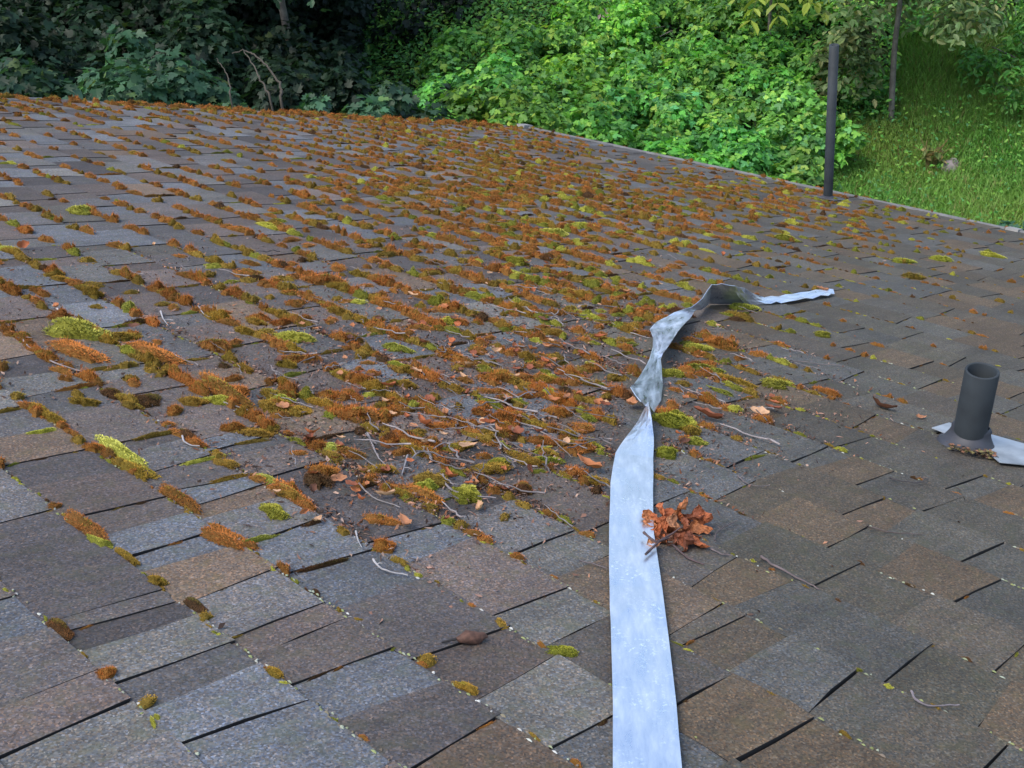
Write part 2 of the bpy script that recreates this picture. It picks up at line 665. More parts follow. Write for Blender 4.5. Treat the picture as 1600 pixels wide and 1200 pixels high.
# ------------------------------------------------------------------ metal strip
XS = [  # left px, right px, heights (d) of both edges above the roof
    ((958, 1290), (1072, 1290), .012, .014), ((958, 1200), (1066, 1200), .012, .014), ((957, 1100), (1056, 1100), .013, .013),
    ((955, 1000), (1045, 1000), .014, .012), ((953, 950), (1039, 950), .013, .016), ((952, 880), (1030, 890), .012, .015),
    ((952, 817), (1022, 834), .014, .013), ((954, 754), (1020, 767), .018, .013), ((962, 708), (1021, 715), .022, .014),
    ((975, 687), (1021, 682), .020, .022), ((996, 660), (1018, 655), .018, .034), ((1010, 632), (1013, 628), .020, .042),
    ((1001, 628), (1021, 645), .040, .012), ((985, 605), (1033, 625), .050, .010), ((990, 600), (1035, 600), .050, .014), ((1003, 582), (1034, 585), .046, .020),
    ((1015, 560), (1032, 562), .040, .030), ((1020, 543), (1036, 552), .030, .040), ((1017, 515), (1052, 529), .024, .050),
    ((1026, 502), (1066, 511), .028, .042), ((1042, 493), (1078, 497), .030, .034), ((1067, 484), (1085, 486), .034, .024),
    ((1092, 474), (1097, 484), .050, .014), ((1104, 458), (1103, 478), .064, .010), ((1112, 445), (1108, 475), .080, .008), ((1128, 444), (1128, 475), .082, .008),
    ((1149, 447), (1147, 474), .076, .008), ((1163, 451), (1164, 475), .058, .008), ((1178, 458), (1184, 475), .040, .008),
    ((1194, 463), (1205, 474), .026, .010), ((1217, 462), (1222, 472), .020, .012), ((1240, 459), (1246, 469), .020, .012),
    ((1262, 455), (1270, 466), .022, .010), ((1287, 451), (1294, 461), .020, .012), ((1302, 453), (1304, 459), .018, .012)]
L = np.array([unp(*a, d=da) for a, b_, da, db in XS])
R = np.array([unp(*b_, d=db) for a, b_, da, db in XS])


def densify(P, m=4, k_=.65):
    n = len(P)
    out = []
    for i in range(n - 1):
        p0, p1, p2, p3 = P[max(i - 1, 0)], P[i], P[i + 1], P[min(i + 2, n - 1)]
        for q in range(m):
            t = q / m
            lin = p1 + (p2 - p1) * t
            cr = .5 * ((2 * p1) + (-p0 + p2) * t + (2 * p0 - 5 * p1 + 4 * p2 - p3) * t * t + (-p0 + 3 * p1 - 3 * p2 + p3) * t ** 3)
            out.append((1 - k_) * lin + k_ * cr)
    out.append(P[-1])
    return np.array(out)


L2, R2 = densify(L, 2, .3), densify(R, 2, .3)
strip_mid = (L2 + R2)[:, :2] / 2
nw = 4
rows = []
for i, (l, r) in enumerate(zip(L2, R2)):
    w = np.linspace(0, 1, nw)[:, None]
    p = l + (r - l) * w
    rag = 1.3 if i > 34 else .3
    p[0] += rng.normal(0, .0012 * rag, 3)
    p[-1] += rng.normal(0, .0012 * rag, 3)
    rows.append(p)
P = np.array(rows)
P[:, 1:-1] += (rng.normal(0, .0004, P[:, 1:-1].shape))
P[22:] += rng.normal(0, .0004, P[22:].shape)
nr = len(P)
top = P.reshape(-1, 3)
i, j = np.meshgrid(np.arange(nr - 1), np.arange(nw - 1), indexing='ij')
q0 = i * nw + j
F = np.stack([q0, q0 + 1, q0 + nw + 1, q0 + nw], -1).reshape(-1, 4)
cu = np.stack([np.repeat(np.cumsum(np.append(0, np.linalg.norm(np.diff((L2 + R2) / 2, axis=0), axis=1))), nw), np.tile(np.linspace(0, .07, nw), nr), np.zeros(nr * nw)], 1)
me = mesh('metal_strip', top, F, M_STRIP, col=cu, smooth=True)
me.polygons.foreach_set('use_smooth', np.array([False for f in F]))
strip = obj('metal_strip', me, rot=(0, TH, 0))
md = strip.modifiers.new('thickness', 'SOLIDIFY')
md.thickness = .0012
md.offset = 0
tag(strip, 'long twisted silvery metal flashing strip lying loose across the shingles', 'metal strip')


def near_strip(s, t, r=.042):
    return np.min(np.hypot(strip_mid[:, 0] - s, strip_mid[:, 1] - t)) < r


# ------------------------------------------------------------------ pipes
def roof_thing(name, px, py):
    p = unp(px, py)
    o = obj(name, None, loc=r2w(p)[0])
    return o, p


vent, pv = roof_thing('vent_pipe', 1511, 698)
tag(vent, 'short dark vent pipe with open top and rubber boot at the right', 'vent pipe')
tv = .175
rO, rI = .0315, .0265
ln = Vector((.03, -.06, 1)).normalized()          # it leans a little
rotv = Vector((0, 0, 1)).rotation_difference(ln).to_euler()
V, F = lathe([(rI, .02), (rI, tv), (rI + .001, tv + .0015), (rO - .001, tv + .0015), (rO, tv), (rO, -.03)], 36)
obj('pipe', mesh('pipe', V, F, M_PIPE, smooth=False), vent, rot=rotv)
bpy.data.objects['pipe'].data.polygons.foreach_set('use_smooth', np.ones(len(F), bool))
V, F = lathe([(rO + .006, .034), (rO + .0055, .038), (rO + .002, .039), (rO + .0005, .036)], 36)
V0, F0 = lathe([(rO + .0007, .046), (rO + .004, .045), (rO + .007, .040), (rO + .006, .034), (rO + .009, .026), (.048, .013), (.056, .009), (.060, .004), (.061, -.006)], 36)
o = obj('boot', mesh('boot', V0, F0, M_RUBBER, smooth=True), vent, rot=(0, TH, 0))
fl = [unp(*p, d=.0125) for p in ((1456, 668), (1483, 660), (1640, 704), (1640, 730), (1562, 722), (1535, 700), (1500, 686))]
base = unp(1511, 698)
Vt = np.array([q - base for q in fl])
Vb = Vt - (0, 0, .0015)
n = len(Vt)
F = [tuple(range(n)), tuple(range(2 * n - 1, n - 1, -1))] + [(i, n + i, n + (i + 1) % n, (i + 1) % n) for i in range(n)]
obj('flashing', mesh('flashing', np.concatenate([Vt, Vb]), F, M_FLASH), vent, rot=(0, TH, 0))

pole, pp = roof_thing('tall_vent_pipe', 1293.5, 311)
tag(pole, 'tall thin dark pipe standing upright near the roof eave', 'vent pipe')
base_w = r2w(pp)[0]
dist = float(np.dot(base_w - CAM, FWD))
hz = .87
# top of the pipe from the photograph: a point above the base whose image lies at (1291.5, 68)
best = None
for hh in np.linspace(.6, 1.2, 121):
    y = proj(base_w + np.array([0, 0, hh]))[0][1]
    if best is None or abs(y - 67) < best[0]:
        best = (abs(y - 67), hh)
hz = best[1]
V, F = lathe([(.014, hz - .2), (.014, hz), (.0225, hz), (.0225, -.03)], 24)
pl_ = obj('pipe', mesh('pipe', V, F, M_PIPE, smooth=False), pole, rot=(math.radians(1.2), math.radians(-1.6), 0))
pl_.data.polygons.foreach_set('use_smooth', np.ones(len(F), bool))
V, F = lathe([(.024, .02), (.028, .016), (.050, .006), (.056, .0), (.056, -.006)], 24)
obj('collar', mesh('collar', V, F, M_RUBBER, smooth=True), pole, rot=(0, TH, 0))
V, F = box(-.07, .08, -.07, .07, .006, .0085)
obj('flashing', mesh('flashing', V, F, plain('dull_flashing', (.07, .07, .07), .7, .1, nscale=20)), pole, rot=(0, TH, 0))


# ------------------------------------------------------------------ moss
def smooth_noise2(n=6):
    c = rng.uniform(-1, 1, (n, 2))
    a = rng.uniform(-.32, .32, n)
    w = rng.uniform(.25, .5, n)
    return lambda x, y: sum(ai * np.exp(-((x - ci[0]) ** 2 + (y - ci[1]) ** 2) / (2 * wi * wi)) for ci, ai, wi in zip(c, a, w))


KIND = {
    'rust': ((.060, .040, .012), (.24, .100, .022), (.44, .135, .032)),
    'olive': ((.050, .042, .010), (.20, .125, .020), (.34, .19, .030)),
    'green': ((.080, .085, .014), (.29, .28, .036), (.50, .47, .10)),
    'leaf': ((.045, .050, .010), (.17, .175, .022), (.31, .29, .040)),
    'dark': ((.020, .015, .010), (.075, .038, .014), (.14, .060, .024)),
}


def moss_geo(kind, nb, nr=5, na=14, blade=1.0):
    """a lumpy cushion of unit half-length, half-width and height: a body under a fur of small blades"""
    lo, mid, hi = (np.array(c) for c in KIND[kind])
    g = smooth_noise2(9)
    nbump = rng.integers(3, 7)
    bc = rng.uniform(-.55, .55, (nbump, 2))
    br = rng.uniform(.42, .75, nbump)
    bh = rng.uniform(.5, 1.0, nbump)
    rad = 1 + .2 * np.sin(np.arange(na) * 2 * np.pi / na * 2 + rng.uniform(0, 6)) + rng.normal(0, .17, na)
    ca_ = np.arange(na) * 2 * np.pi / na
    rad *= (np.abs(np.cos(ca_)) ** 3 + np.abs(np.sin(ca_)) ** 3) ** (-1 / 3)

    def surf(x, y):
        x, y = np.asarray(x, float), np.asarray(y, float)
        z = np.maximum(0, 1 - np.hypot(x, y) ** 2) ** .5 * .42
        for (cx, cy), r_, h_ in zip(bc, br, bh):
            z = np.maximum(z, h_ * np.sqrt(np.maximum(0, 1 - ((x - cx) ** 2 + (y - cy) ** 2) / r_ ** 2)) * np.clip(1.3 - np.hypot(x, y), 0, 1) ** .5)
        return z * .9

    V = [(0, 0, float(surf(0, 0)))]
    for i in range(1, nr + 1):
        r = (i / nr) ** .8
        for j in range(na):
            an = j * 2 * np.pi / na
            x, y = r * np.cos(an), r * np.sin(an)
            z = float(surf(x, y)) if i < nr else -.25
            V.append((x * (1 + (rad[j] - 1) * r), y * (1 + (rad[j] - 1) * r), z))
    V = np.array(V)
    F = [(0, 1 + j, 1 + (j + 1) % na) for j in range(na)]
    for i in range(nr - 1):
        for j in range(na):
            a_, b_ = 1 + i * na + j, 1 + i * na + (j + 1) % na
            c_, d_ = a_ + na, b_ + na
            F += [(a_, c_, d_), (a_, d_, b_)]
    F = np.array(F)
    hue = lambda x, y: np.clip(.68 + 2.2 * g(x, y), 0, 1)
    hb = hue(V[:, 0], V[:, 1])[:, None]
    C = (lo * .55 + mid * .45) * (.8 + .3 * hb)
    r = np.sqrt(rng.random(nb)) * 1.0
    an = rng.random(nb) * 2 * np.pi
    x, y = r * np.cos(an), r * np.sin(an)
    rr = 1 + (np.interp(an, np.arange(na + 1) * 2 * np.pi / na, np.append(rad, rad[0])) - 1) * r
    e = .04
    z = surf(x, y) - .03
    gx, gy = (surf(x + e, y) - surf(x - e, y)) / (2 * e), (surf(x, y + e) - surf(x, y - e)) / (2 * e)
    base = np.stack([x * rr, y * rr, z], 1)
    nrm = np.stack([-gx * .6, -gy * .6, 0 * gx + .8], 1) + rng.normal(0, .33, (nb, 3))
    nrm /= np.linalg.norm(nrm, axis=1)[:, None]
    ln_ = rng.uniform(.08, .19, nb) * blade
    isset = rng.random(nb) < (.14 if kind in ('rust', 'dark') else (.06 if kind == 'olive' else .01))
    ln_ = np.where(isset, rng.uniform(.25, .5, nb), ln_)
    nrm[isset] = nrm[isset] * .5 + np.array([0, 0, .9])
    wv = np.stack([-nrm[:, 1], nrm[:, 0], 0 * r], 1)
    wv /= np.linalg.norm(wv, axis=1)[:, None] + 1e-9
    wd = np.where(isset, .018, rng.uniform(.034, .068, nb))[:, None] * blade
    B = np.concatenate([base - wv * wd, base + wv * wd, base + nrm * ln_[:, None]])
    k = np.arange(nb)
    BF = np.stack([k, k + nb, k + 2 * nb], 1) + len(V)
    h_ = hue(x, y)[:, None]
    v_ = rng.uniform(.7, 1.55, (nb, 1))
    cb = (lo * .45 + mid * .55) * v_
    ct = (mid * (1 - h_) + hi * h_) * v_
    if kind in ('rust', 'olive', 'dark'):
        yy = (h_ < .25)
        ct = np.where(yy, np.array([(.22, .19, .030)]) * v_ * (.5 if kind == 'dark' else 1), ct)
    ct = np.where(isset[:, None], hi * 1.1 * v_, ct)
    return np.concatenate([V, B]), np.concatenate([F, BF]), np.concatenate([C, cb, cb, ct])


HI = {k: [moss_geo(k, 1100) for _ in range(5)] for k in KIND}
LO = {k: [moss_geo(k, 210, 3, 9, 1.35) for _ in range(9)] for k in KIND}
HIM = {k: [mesh('moss_' + k, V, F, M_MOSS, C) for V, F, C in v] for k, v in HI.items()}

# how thickly moss grows, read off the photograph on a coarse grid and laid onto the roof
GXS = np.array([0, 200, 400, 600, 800, 1000, 1200, 1400, 1600])
GYS = np.array([150, 200, 250, 300, 350, 400, 450, 550, 650, 750, 850, 950, 1150])
DENS = np.array([
    [.8, .8, .8, .8, .6, .3, .3, .3, .3],
    [.30, .30, .35, .70, .55, .3, .3, .3, .3],
    [.30, .35, .40, .70, .85, .30, .25, .3, .3],
    [.40, .45, .50, .78, .95, .80, .65, .45, .30],
    [.50, .50, .55, .70, .95, .80, .55, .55, .18],
    [.55, .55, .60, .75, .95, .60, .33, .38, .12],
    [.55, .60, .65, .80, .98, .92, .35, .16, .06],
    [.60, .65, .70, .85, 1.0, .98, .52, .08, .04],
    [.50, .56, .72, 1.0, 1.0, .95, .48, .05, .02],
    [.42, .48, .60, 1.0, .95, .50, .06, .02, .01],
    [.30, .36, .34, .40, .24, .04, .01, .0, .0],
    [.14, .16, .14, .10, .06, .01, .0, .0, .0],
    [.03, .05, .03, .02, .01, .0, .0, .0, .0]])
DEB = np.array([
    [.1, .1, .1, .1, .1, .0, .0, .0, .0],
    [.1, .1, .1, .1, .1, .0, .0, .0, .0],
    [.1, .1, .1, .1, .1, .1, .0, .0, .0],
    [.12, .12, .1, .15, .2, .2, .1, .0, .0],
    [.2, .15, .15, .2, .3, .3, .2, .15, .0],
    [.2, .2, .2, .25, .35, .35, .15, .1, .0],
    [.25, .3, .35, .45, .6, .5, .12, .03, .0],
    [.22, .3, .5, .85, .95, .7, .3, .03, .02],
    [.15, .2, .5, 1., 1., .85, .5, .05, .03],
    [.10, .14, .36, 1., 1., .5, .06, .02, .02],
    [.04, .05, .20, .36, .15, .08, .03, .02, .02],
    [.02, .03, .04, .04, .03, .03, .02, .01, .01],
    [.01, .01, .01, .01, .01, .01, .01, .01, .01]])


def bil(A, x, y):
    i = int(np.clip(np.searchsorted(GXS, x) - 1, 0, len(GXS) - 2))
    j = int(np.clip(np.searchsorted(GYS, y) - 1, 0, len(GYS) - 2))
    u = np.clip((x - GXS[i]) / (GXS[i + 1] - GXS[i]), 0, 1)
    v = np.clip((y - GYS[j]) / (GYS[j + 1] - GYS[j]), 0, 1)
    return (A[j, i] * (1 - u) + A[j, i + 1] * u) * (1 - v) + (A[j + 1, i] * (1 - u) + A[j + 1, i + 1] * u) * v


def px_of(s, t):
    return proj(r2w(np.array([[s, t, 0.01]])))[0]


def patchy(s, t):
    return .5 + .5 * (math.sin(s * 5.1 + t * 2.3) * math.sin(t * 4.7 - s * 1.9 + 1) + .5 * math.sin(s * 13 - t * 9) * math.sin(t * 15 + 2))


def pick_kind(x, y):
    g = .07 + .18 * math.exp(-((x - 1000) ** 2 / 300 ** 2 + (y - 480) ** 2 / 170 ** 2)) + (.12 if x > 1150 else 0) + (.1 if y > 700 else 0)
    u = random.random()
    if u < g * .35:
        return 'green'
    if u < g:
        return 'leaf'
    if u < g + .03:
        return 'dark'
    return 'olive' if random.random() < .38 else 'rust'


clumps = []     # dict(s,t,rot,L,W,Hh,kind,label?,fixed?)


def clump(s, t, rot, L, W, Hh, kind, label=None, d=.004):
    clumps.append(dict(s=s, t=t, rot=rot, L=L, W=W, H=Hh, kind=kind, label=label, d=d))


# moss along the course lines
for k in range(0, KN + 1):
    s_ = S0 + k * E_
    t = 0.0
    while t < rake_t(s_) - .02:
        x, y, z = px_of(s_, t)
        if z < .2 or x < -60 or x > 1680 or y > 1260:
            t += .05
            continue
        dn = min(1, bil(DENS, x, y) * 1.1 + (.10 if x < 500 and 220 < y < 740 else 0))
        pt = patchy(s_, t)
        if random.random() < dn * (.6 + .75 * pt) and not near_strip(s_, t, .042):
            L = random.uniform(.022, .050) * (1 + 1.0 * dn * random.random() ** 2)
            W = random.uniform(.014, .026) * (1 + .6 * dn * random.random())
            hh = random.uniform(.009, .020) * (.75 + .7 * dn)
            nf = .62 + .38 * min(max((700 - y) / 250, 0), 1)
            L, W, hh = L * (.5 + .5 * nf) * (.7 if y > 720 else 1), W * nf, hh * nf
            if x > 1120 and dn < .5:
                L, W, hh = L * .6, W * .85, hh * .85
            clump(s_ + random.uniform(-.004, .010), t, math.pi / 2 + random.gauss(0, .12), L / 2 * 1.05, W / 2 * 1.3, hh * 1.08, pick_kind(x, y))
        t += random.uniform(.020, .046)
# thin crusts of moss and grit that fill the joints between the bigger cushions
for k in range(0, 26):
    s_ = S0 + k * E_
    t = .05
    while t < min(4.5, rake_t(s_)):
        x, y, z = px_of(s_, t)
        if z > .2 and -40 < x < 1640 and 380 < y < 1240:
            dn = bil(DENS, x, y)
            if random.random() < min(.85, .10 + dn * 1.5) * (.35 + .8 * patchy(s_ * 2 + 1, t * 1.7)) and not near_strip(s_, t, .04):
                clump(s_ + random.gauss(.001, .003), t, math.pi / 2 + random.gauss(0, .2), random.uniform(.004, .011), random.uniform(.002, .0042), random.uniform(.003, .006),
                      random.choice(['olive', 'olive', 'dark', 'rust', 'leaf', 'green']), d=.003)
        t += random.uniform(.006, .016)
for k, t in slots_all:
    if 0 <= k < 22:
        for _ in range(6):
            u = random.random()
            s_ = S0 + (k + u) * E_
            x, y, z = px_of(s_, t)
            if z > .2 and -40 < x < 1640 and 380 < y < 1240 and random.random() < .12 + bil(DENS, x, y) * .8 and not near_strip(s_, t, .04):
                clump(s_, t - .001 + sk(k, t)[0] * (u - .5) * 2, random.gauss(0, .1), random.uniform(.004, .014), random.uniform(.0012, .0026), random.uniform(.0025, .0045),
                      random.choice(['olive', 'dark', 'dark', 'leaf', 'rust']), d=.002)
# moss in the tab slots
for k, t in slots_all:
    if k < 0:
        continue
    for _ in range(2):
        s_ = S0 + (k + random.uniform(.12, .9)) * E_
        x, y, z = px_of(s_, t)
        if z < .2 or not (-60 < x < 1680 and y < 1260):
            continue
        if random.random() < (bil(DENS, x, y) * .75 - .05) * (1 if y < 780 else .45) and not near_strip(s_, t, .05):
            clump(s_, t - .003, random.gauss(0, .06), random.uniform(.014, .042), random.uniform(.003, .0055), random.uniform(.004, .009),
                  random.choice(['olive', 'leaf', 'olive', 'dark', 'rust', 'green']))
# scattered cushions where the growth is thick
for _ in range(15000):
    s_, t = random.uniform(S0, S_EAVE), random.uniform(0, 5.9)
    if t > rake_t(s_) - .03:
        continue
    x, y, z = px_of(s_, t)
    if z < .2 or not (-60 < x < 1680 and y < 1260):
        continue
    dn = bil(DENS, x, y)
    if random.random() < max(0, dn - .5) * 1.6 * (.6 + patchy(s_, t) * .6) and not near_strip(s_, t, .045):
        r = random.uniform(.009, .024)
        clump(s_, t, random.uniform(0, 3.1), r * random.uniform(1, 1.5), r * random.uniform(.7, 1), random.uniform(.008, .016), pick_kind(x, y))
# the rim of moss along the rake edge
for _ in range(170):
    s_ = random.uniform(1.8, S_EAVE - .25)
    t = rake_t(s_) - abs(random.gauss(0.02, .05))
    x, y, z = px_of(s_, t)
    if -60 < x < 830:
        clump(s_, t, random.uniform(0, 3.1), random.uniform(.02, .05), random.uniform(.016, .03), random.uniform(.012, .03), random.choice(['rust', 'rust', 'rust', 'olive']))

# cushions singled out in the photograph: (px, py, length px, kind, across?, label)
BIG = [
    (125, 522, 78, .6, 'green', 'r', 'large pale yellow-green moss cushion at the left, biggest pale cushion there'),
    (126, 331, 44, .55, 'green', 'r', 'round pale yellow-green moss cushion far up the left side'),
    (463, 530, 48, .5, 'green', 'r', 'pale yellow-green moss cushion between rusty cushions at centre left'),
    (1053, 662, 62, .6, 'leaf', 'r', 'large bright green moss cushion right beside the narrow fold of the metal strip'),
    (1163, 481, 40, .55, 'green', 'r', 'yellow-green moss cushion against the dark bend of the metal strip'),
    (880, 1020, 38, .6, 'leaf', 'r', 'small lone yellow-green moss tuft low down, left of the metal strip'),
    (800, 425, 46, .45, 'green', 'c', 'yellow-green moss cushion above the centre, left of the bent strip end'),
    (912, 353, 34, .6, 'green', 'r', 'yellow-green moss cushion with rusty foot in the far centre'),
    (865, 364, 46, .4, 'green', 'r', 'wide yellow-green moss pair left of the rusty-footed cushion'),
    (420, 354, 36, .45, 'green', 'c', 'flat yellow-green moss cushion alone in the far left middle'),
    (1228, 373, 38, .45, 'leaf', 'r', 'green moss cushion on the bare dark patch below the tall pole'),
    (1018, 273, 22, .5, 'green', 'r', 'small yellow-green moss dot nearest the eave behind the strip'),
    (1117, 292, 24, .45, 'green', 'r', 'small yellow-green moss dot near the eave left of the tall pole'),
    (1470, 405, 28, .5, 'green', 'r', 'small bright moss cushion right of the tall pole, second from right'),
    (1550, 399, 28, .5, 'green', 'r', 'rightmost small yellow-green moss cushion on bare dark shingles'),
    (1413, 408, 32, .55, 'green', 'r', 'yellow-green moss among rusty tufts right of the tall pole'),
    (1428, 432, 34, .5, 'olive', 'r', 'olive moss tuft right of the strip end, lowest of its patch'),
    (1285, 524, 26, .6, 'leaf', 'r', 'small round green moss cushion right of the strip on bare shingles'),
    (1085, 692, 34, .5, 'leaf', 'r', 'green moss tuft below the large bright cushion beside the strip'),
    (1041, 712, 34, .9, 'leaf', 'r', 'dark green moss tuft tucked against the right edge of the strip'),
    (67, 676, 54, .25, 'green', 's', 'thin bright green moss sliver in a tab slot at the left edge'),
    (188, 708, 60, .42, 'green', 'c', 'bright green head of the moss ridge on the lower left course'),
    (212, 735, 62, .45, 'olive', 'c', 'olive brown body of the moss ridge below the bright green head'),
    (418, 752, 44, .5, 'green', 'c', 'bright yellow-green moss tuft heading the long lower ridge'),
    (452, 775, 78, .42, 'rust', 'c', 'long rusty moss ridge behind the bright yellow-green tuft'),
    (281, 782, 62, .5, 'rust', 'c', 'rusty moss ridge between two courses at lower left'),
    (135, 826, 66, .42, 'rust', 'c', 'rusty moss ridge near the left edge, lower courses'),
    (155, 848, 40, .42, 'leaf', 'c', 'green tip of the rusty ridge near the left edge'),
    (198, 872, 40, .42, 'olive', 'c', 'olive moss knob below the green tipped ridge'),
    (350, 842, 88, .35, 'rust', 'c', 'wide arched rusty moss patch holding dead leaf bits'),
    (600, 856, 38, .6, 'rust', 'r', 'small bright rust moss ball by a curved white twig'),
    (93, 985, 50, .5, 'dark', 'c', 'dark brown moss tuft in the bottom left corner area'),
    (305, 948, 44, .4, 'dark', 'c', 'dark rusty moss strip on the lowest mossy course'),
    (553, 650, 66, .55, 'rust', 'r', 'large round rusty moss cushion at centre left of the litter'),
    (340, 544, 46, .6, 'rust', 'r', 'round bright rust moss cushion above the left middle'),
    (503, 440, 56, .55, 'rust', 'r', 'big rusty moss cushion at upper centre left'),
    (775, 594, 46, .7, 'rust', 'r', 'tall tan rusty moss cushion in the centre of the roof'),
    (790, 660, 56, .6, 'rust', 'r', 'dark rust moss cushion in the thick litter left of the strip'),
    (640, 690, 74, .45, 'rust', 'c', 'long rusty moss ridge in the leaf litter, upper of two'),
    (660, 775, 84, .45, 'rust', 'c', 'long rusty moss ridge in the leaf litter, lower of two'),
    (672, 755, 48, .6, 'olive', 'r', 'olive moss ball behind the lower long ridge'),
    (745, 735 - 50, 50, .5, 'olive', 'c', 'olive moss ridge in the thickest litter at the centre'),
    (910, 692, 60, .55, 'leaf', 'c', 'green and rust moss cushion just left of the flat strip'),
    (880, 745, 52, .35, 'leaf', 'c', 'thin green moss ridge below the cushion left of the strip'),
    (345, 612, 84, .42, 'rust', 'c', 'wide rusty moss ridge on the left beside a dark twig'),
    (213, 505, 40, .5, 'dark', 's', 'dark red-brown moss tuft on the left, above a bare tab'),
    (120, 550, 86, .35, 'rust', 'c', 'long rusty moss ridge below the large pale cushion at left'),
    (237, 552, 80, .35, 'rust', 'c', 'long rusty moss ridge right of the large pale cushion at left'),
    (1290, 612, 48, .5, 'rust', 'c', 'lone rusty moss cushion on bare shingles right of the strip'),
    (1150, 596, 54, .5, 'olive', 'c', 'olive moss cushion right of the strip, above dead leaves'),
    (1125, 612, 40, .45, 'leaf', 'c', 'green moss cushion touching the olive one right of the strip'),
    (1210, 602, 42, .5, 'leaf', 'r', 'green moss tuft between olive and lone rusty cushions'),
    (1128, 540, 52, .5, 'rust', 'r', 'rusty moss cushion just right of the twisted strip'),
    (1090, 545, 40, .6, 'green', 'r', 'yellow-green moss cushion just right of the twisted strip'),
    (1048, 585, 40, .7, 'leaf', 'r', 'green moss cushion pressed against the twisted fold of strip'),
    (600, 812, 0, 0, None, None, None),
]
for px, py, wpx, hr, kind, mode, lab in BIG:
    if kind is None:
        continue
    p = unp(px, py + 3)
    w0 = r2w(p)[0]
    dz = float(np.dot(w0 - CAM, FWD))
    size = wpx * dz / FPX
    if mode == 'r':
        az = math.atan2(RIGHT[1], RIGHT[0])
        clump(p[0], p[1], az, size * .52, size * .42, size * hr * .60, kind, lab)
    elif mode == 'c':
        # along the course: pixel length runs along t
        q = proj(r2w(np.array([[p[0], p[1] - .05, 0], [p[0], p[1] + .05, 0]])))
        ppm = np.hypot(*(q[0, :2] - q[1, :2])) / .1
        Lm = min(wpx / ppm, .16)
        clump(p[0], p[1], math.pi / 2, Lm * (.55 if py < 740 else .47), Lm * .16, Lm * hr * (.28 if py < 740 else .22), kind, lab)
    else:
        q = proj(r2w(np.array([[p[0] - .05, p[1], 0], [p[0] + .05, p[1], 0]])))
        ppm = np.hypot(*(q[0, :2] - q[1, :2])) / .1
        Lm = min(wpx / ppm, .12)
        clump(p[0], p[1], 0, Lm * .5, Lm * .14, Lm * hr * .5, kind, lab)


def zone(x, y):
    sx = 1012 if y > 600 else 1012 + (600 - y) * .6
    if y < 205 and x < 830:
        return 'by the far edge under dark trees'
    if x > 1130 and y < 440:
        return 'near the tall pole'
    if x > sx:
        return 'right of the twisted strip' if y < 640 else 'right of the flat strip'
    if y < 330:
        return 'at the far top of the roof'
    if y < 430:
        return 'in the upper middle rows' if x > 400 else 'in the upper left rows'
    if y < 560:
        return 'far left of the twisted strip' if x > 420 else 'around the pale left cushion'
    if x < 420:
        return 'on the left courses' if y < 740 else 'on the lower left courses'
    if y < 690:
        return 'in the litter by the narrow fold' if x > 760 else 'in the litter left of centre'
    return 'at the lower edge of the litter'


ADJ = {'rust': 'rust-orange', 'olive': 'olive-brown', 'green': 'yellow-green', 'leaf': 'grass-green', 'dark': 'dark brown'}
for c in clumps:
    q = px_of(c['s'], c['t'])
    c['px'] = q
    c['area'] = c['L'] * (c['W'] + c['H']) * (FPX / max(q[2], .3)) ** 2 if (0 < q[0] < 1600 and 0 < q[1] < 1200) else 0
    if c['label']:
        c['area'] += 1e7
order = sorted(range(len(clumps)), key=lambda i: -clumps[i]['area'])
ind = set(order[:298])
bag = Bag()
for i, c in enumerate(clumps):
    if i in ind:
        o = obj('moss_cushion', random.choice(HIM[c['kind']]))
        o.location = r2w(np.array([[c['s'], c['t'], c['d']]]))[0]
        o.rotation_euler = (Matrix.Rotation(TH, 4, 'Y') @ Matrix.Rotation(c['rot'], 4, 'Z')).to_euler()
        o.scale = (c['L'], c['W'], c['H'])
        v = random.uniform(.78, 1.15)
        o.color = (v * random.uniform(.92, 1.06), v, v * random.uniform(.85, 1.1), 1)
        shape = 'thin' if c['W'] < .006 else ('long' if c['L'] > 1.9 * c['W'] else 'round')
        size = 'big' if c['L'] > .03 else 'small'
        lab = c['label'] or f"{size} {shape} {ADJ[c['kind']]} moss {zone(c['px'][0], c['px'][1])}"
        tag(o, lab, 'moss', 'moss cushions growing on the roof')
    else:
        V, F, C = random.choice(LO[c['kind']])
        P = V * (c['L'], c['W'], c['H'])
        cr, sr = math.cos(c['rot']), math.sin(c['rot'])
        P = np.stack([P[:, 0] * cr - P[:, 1] * sr + c['s'], P[:, 0] * sr + P[:, 1] * cr + c['t'], P[:, 2] + c['d']], 1)
        bag.add(P, F, C * random.uniform(.75, 1.15))
o = obj('moss_growth', bag.mesh('moss_growth', M_MOSS), rot=(0, TH, 0))
tag(o, 'smaller rusty and green moss tufts covering the shingle courses', 'moss', kind='stuff')
print('clumps', len(clumps))

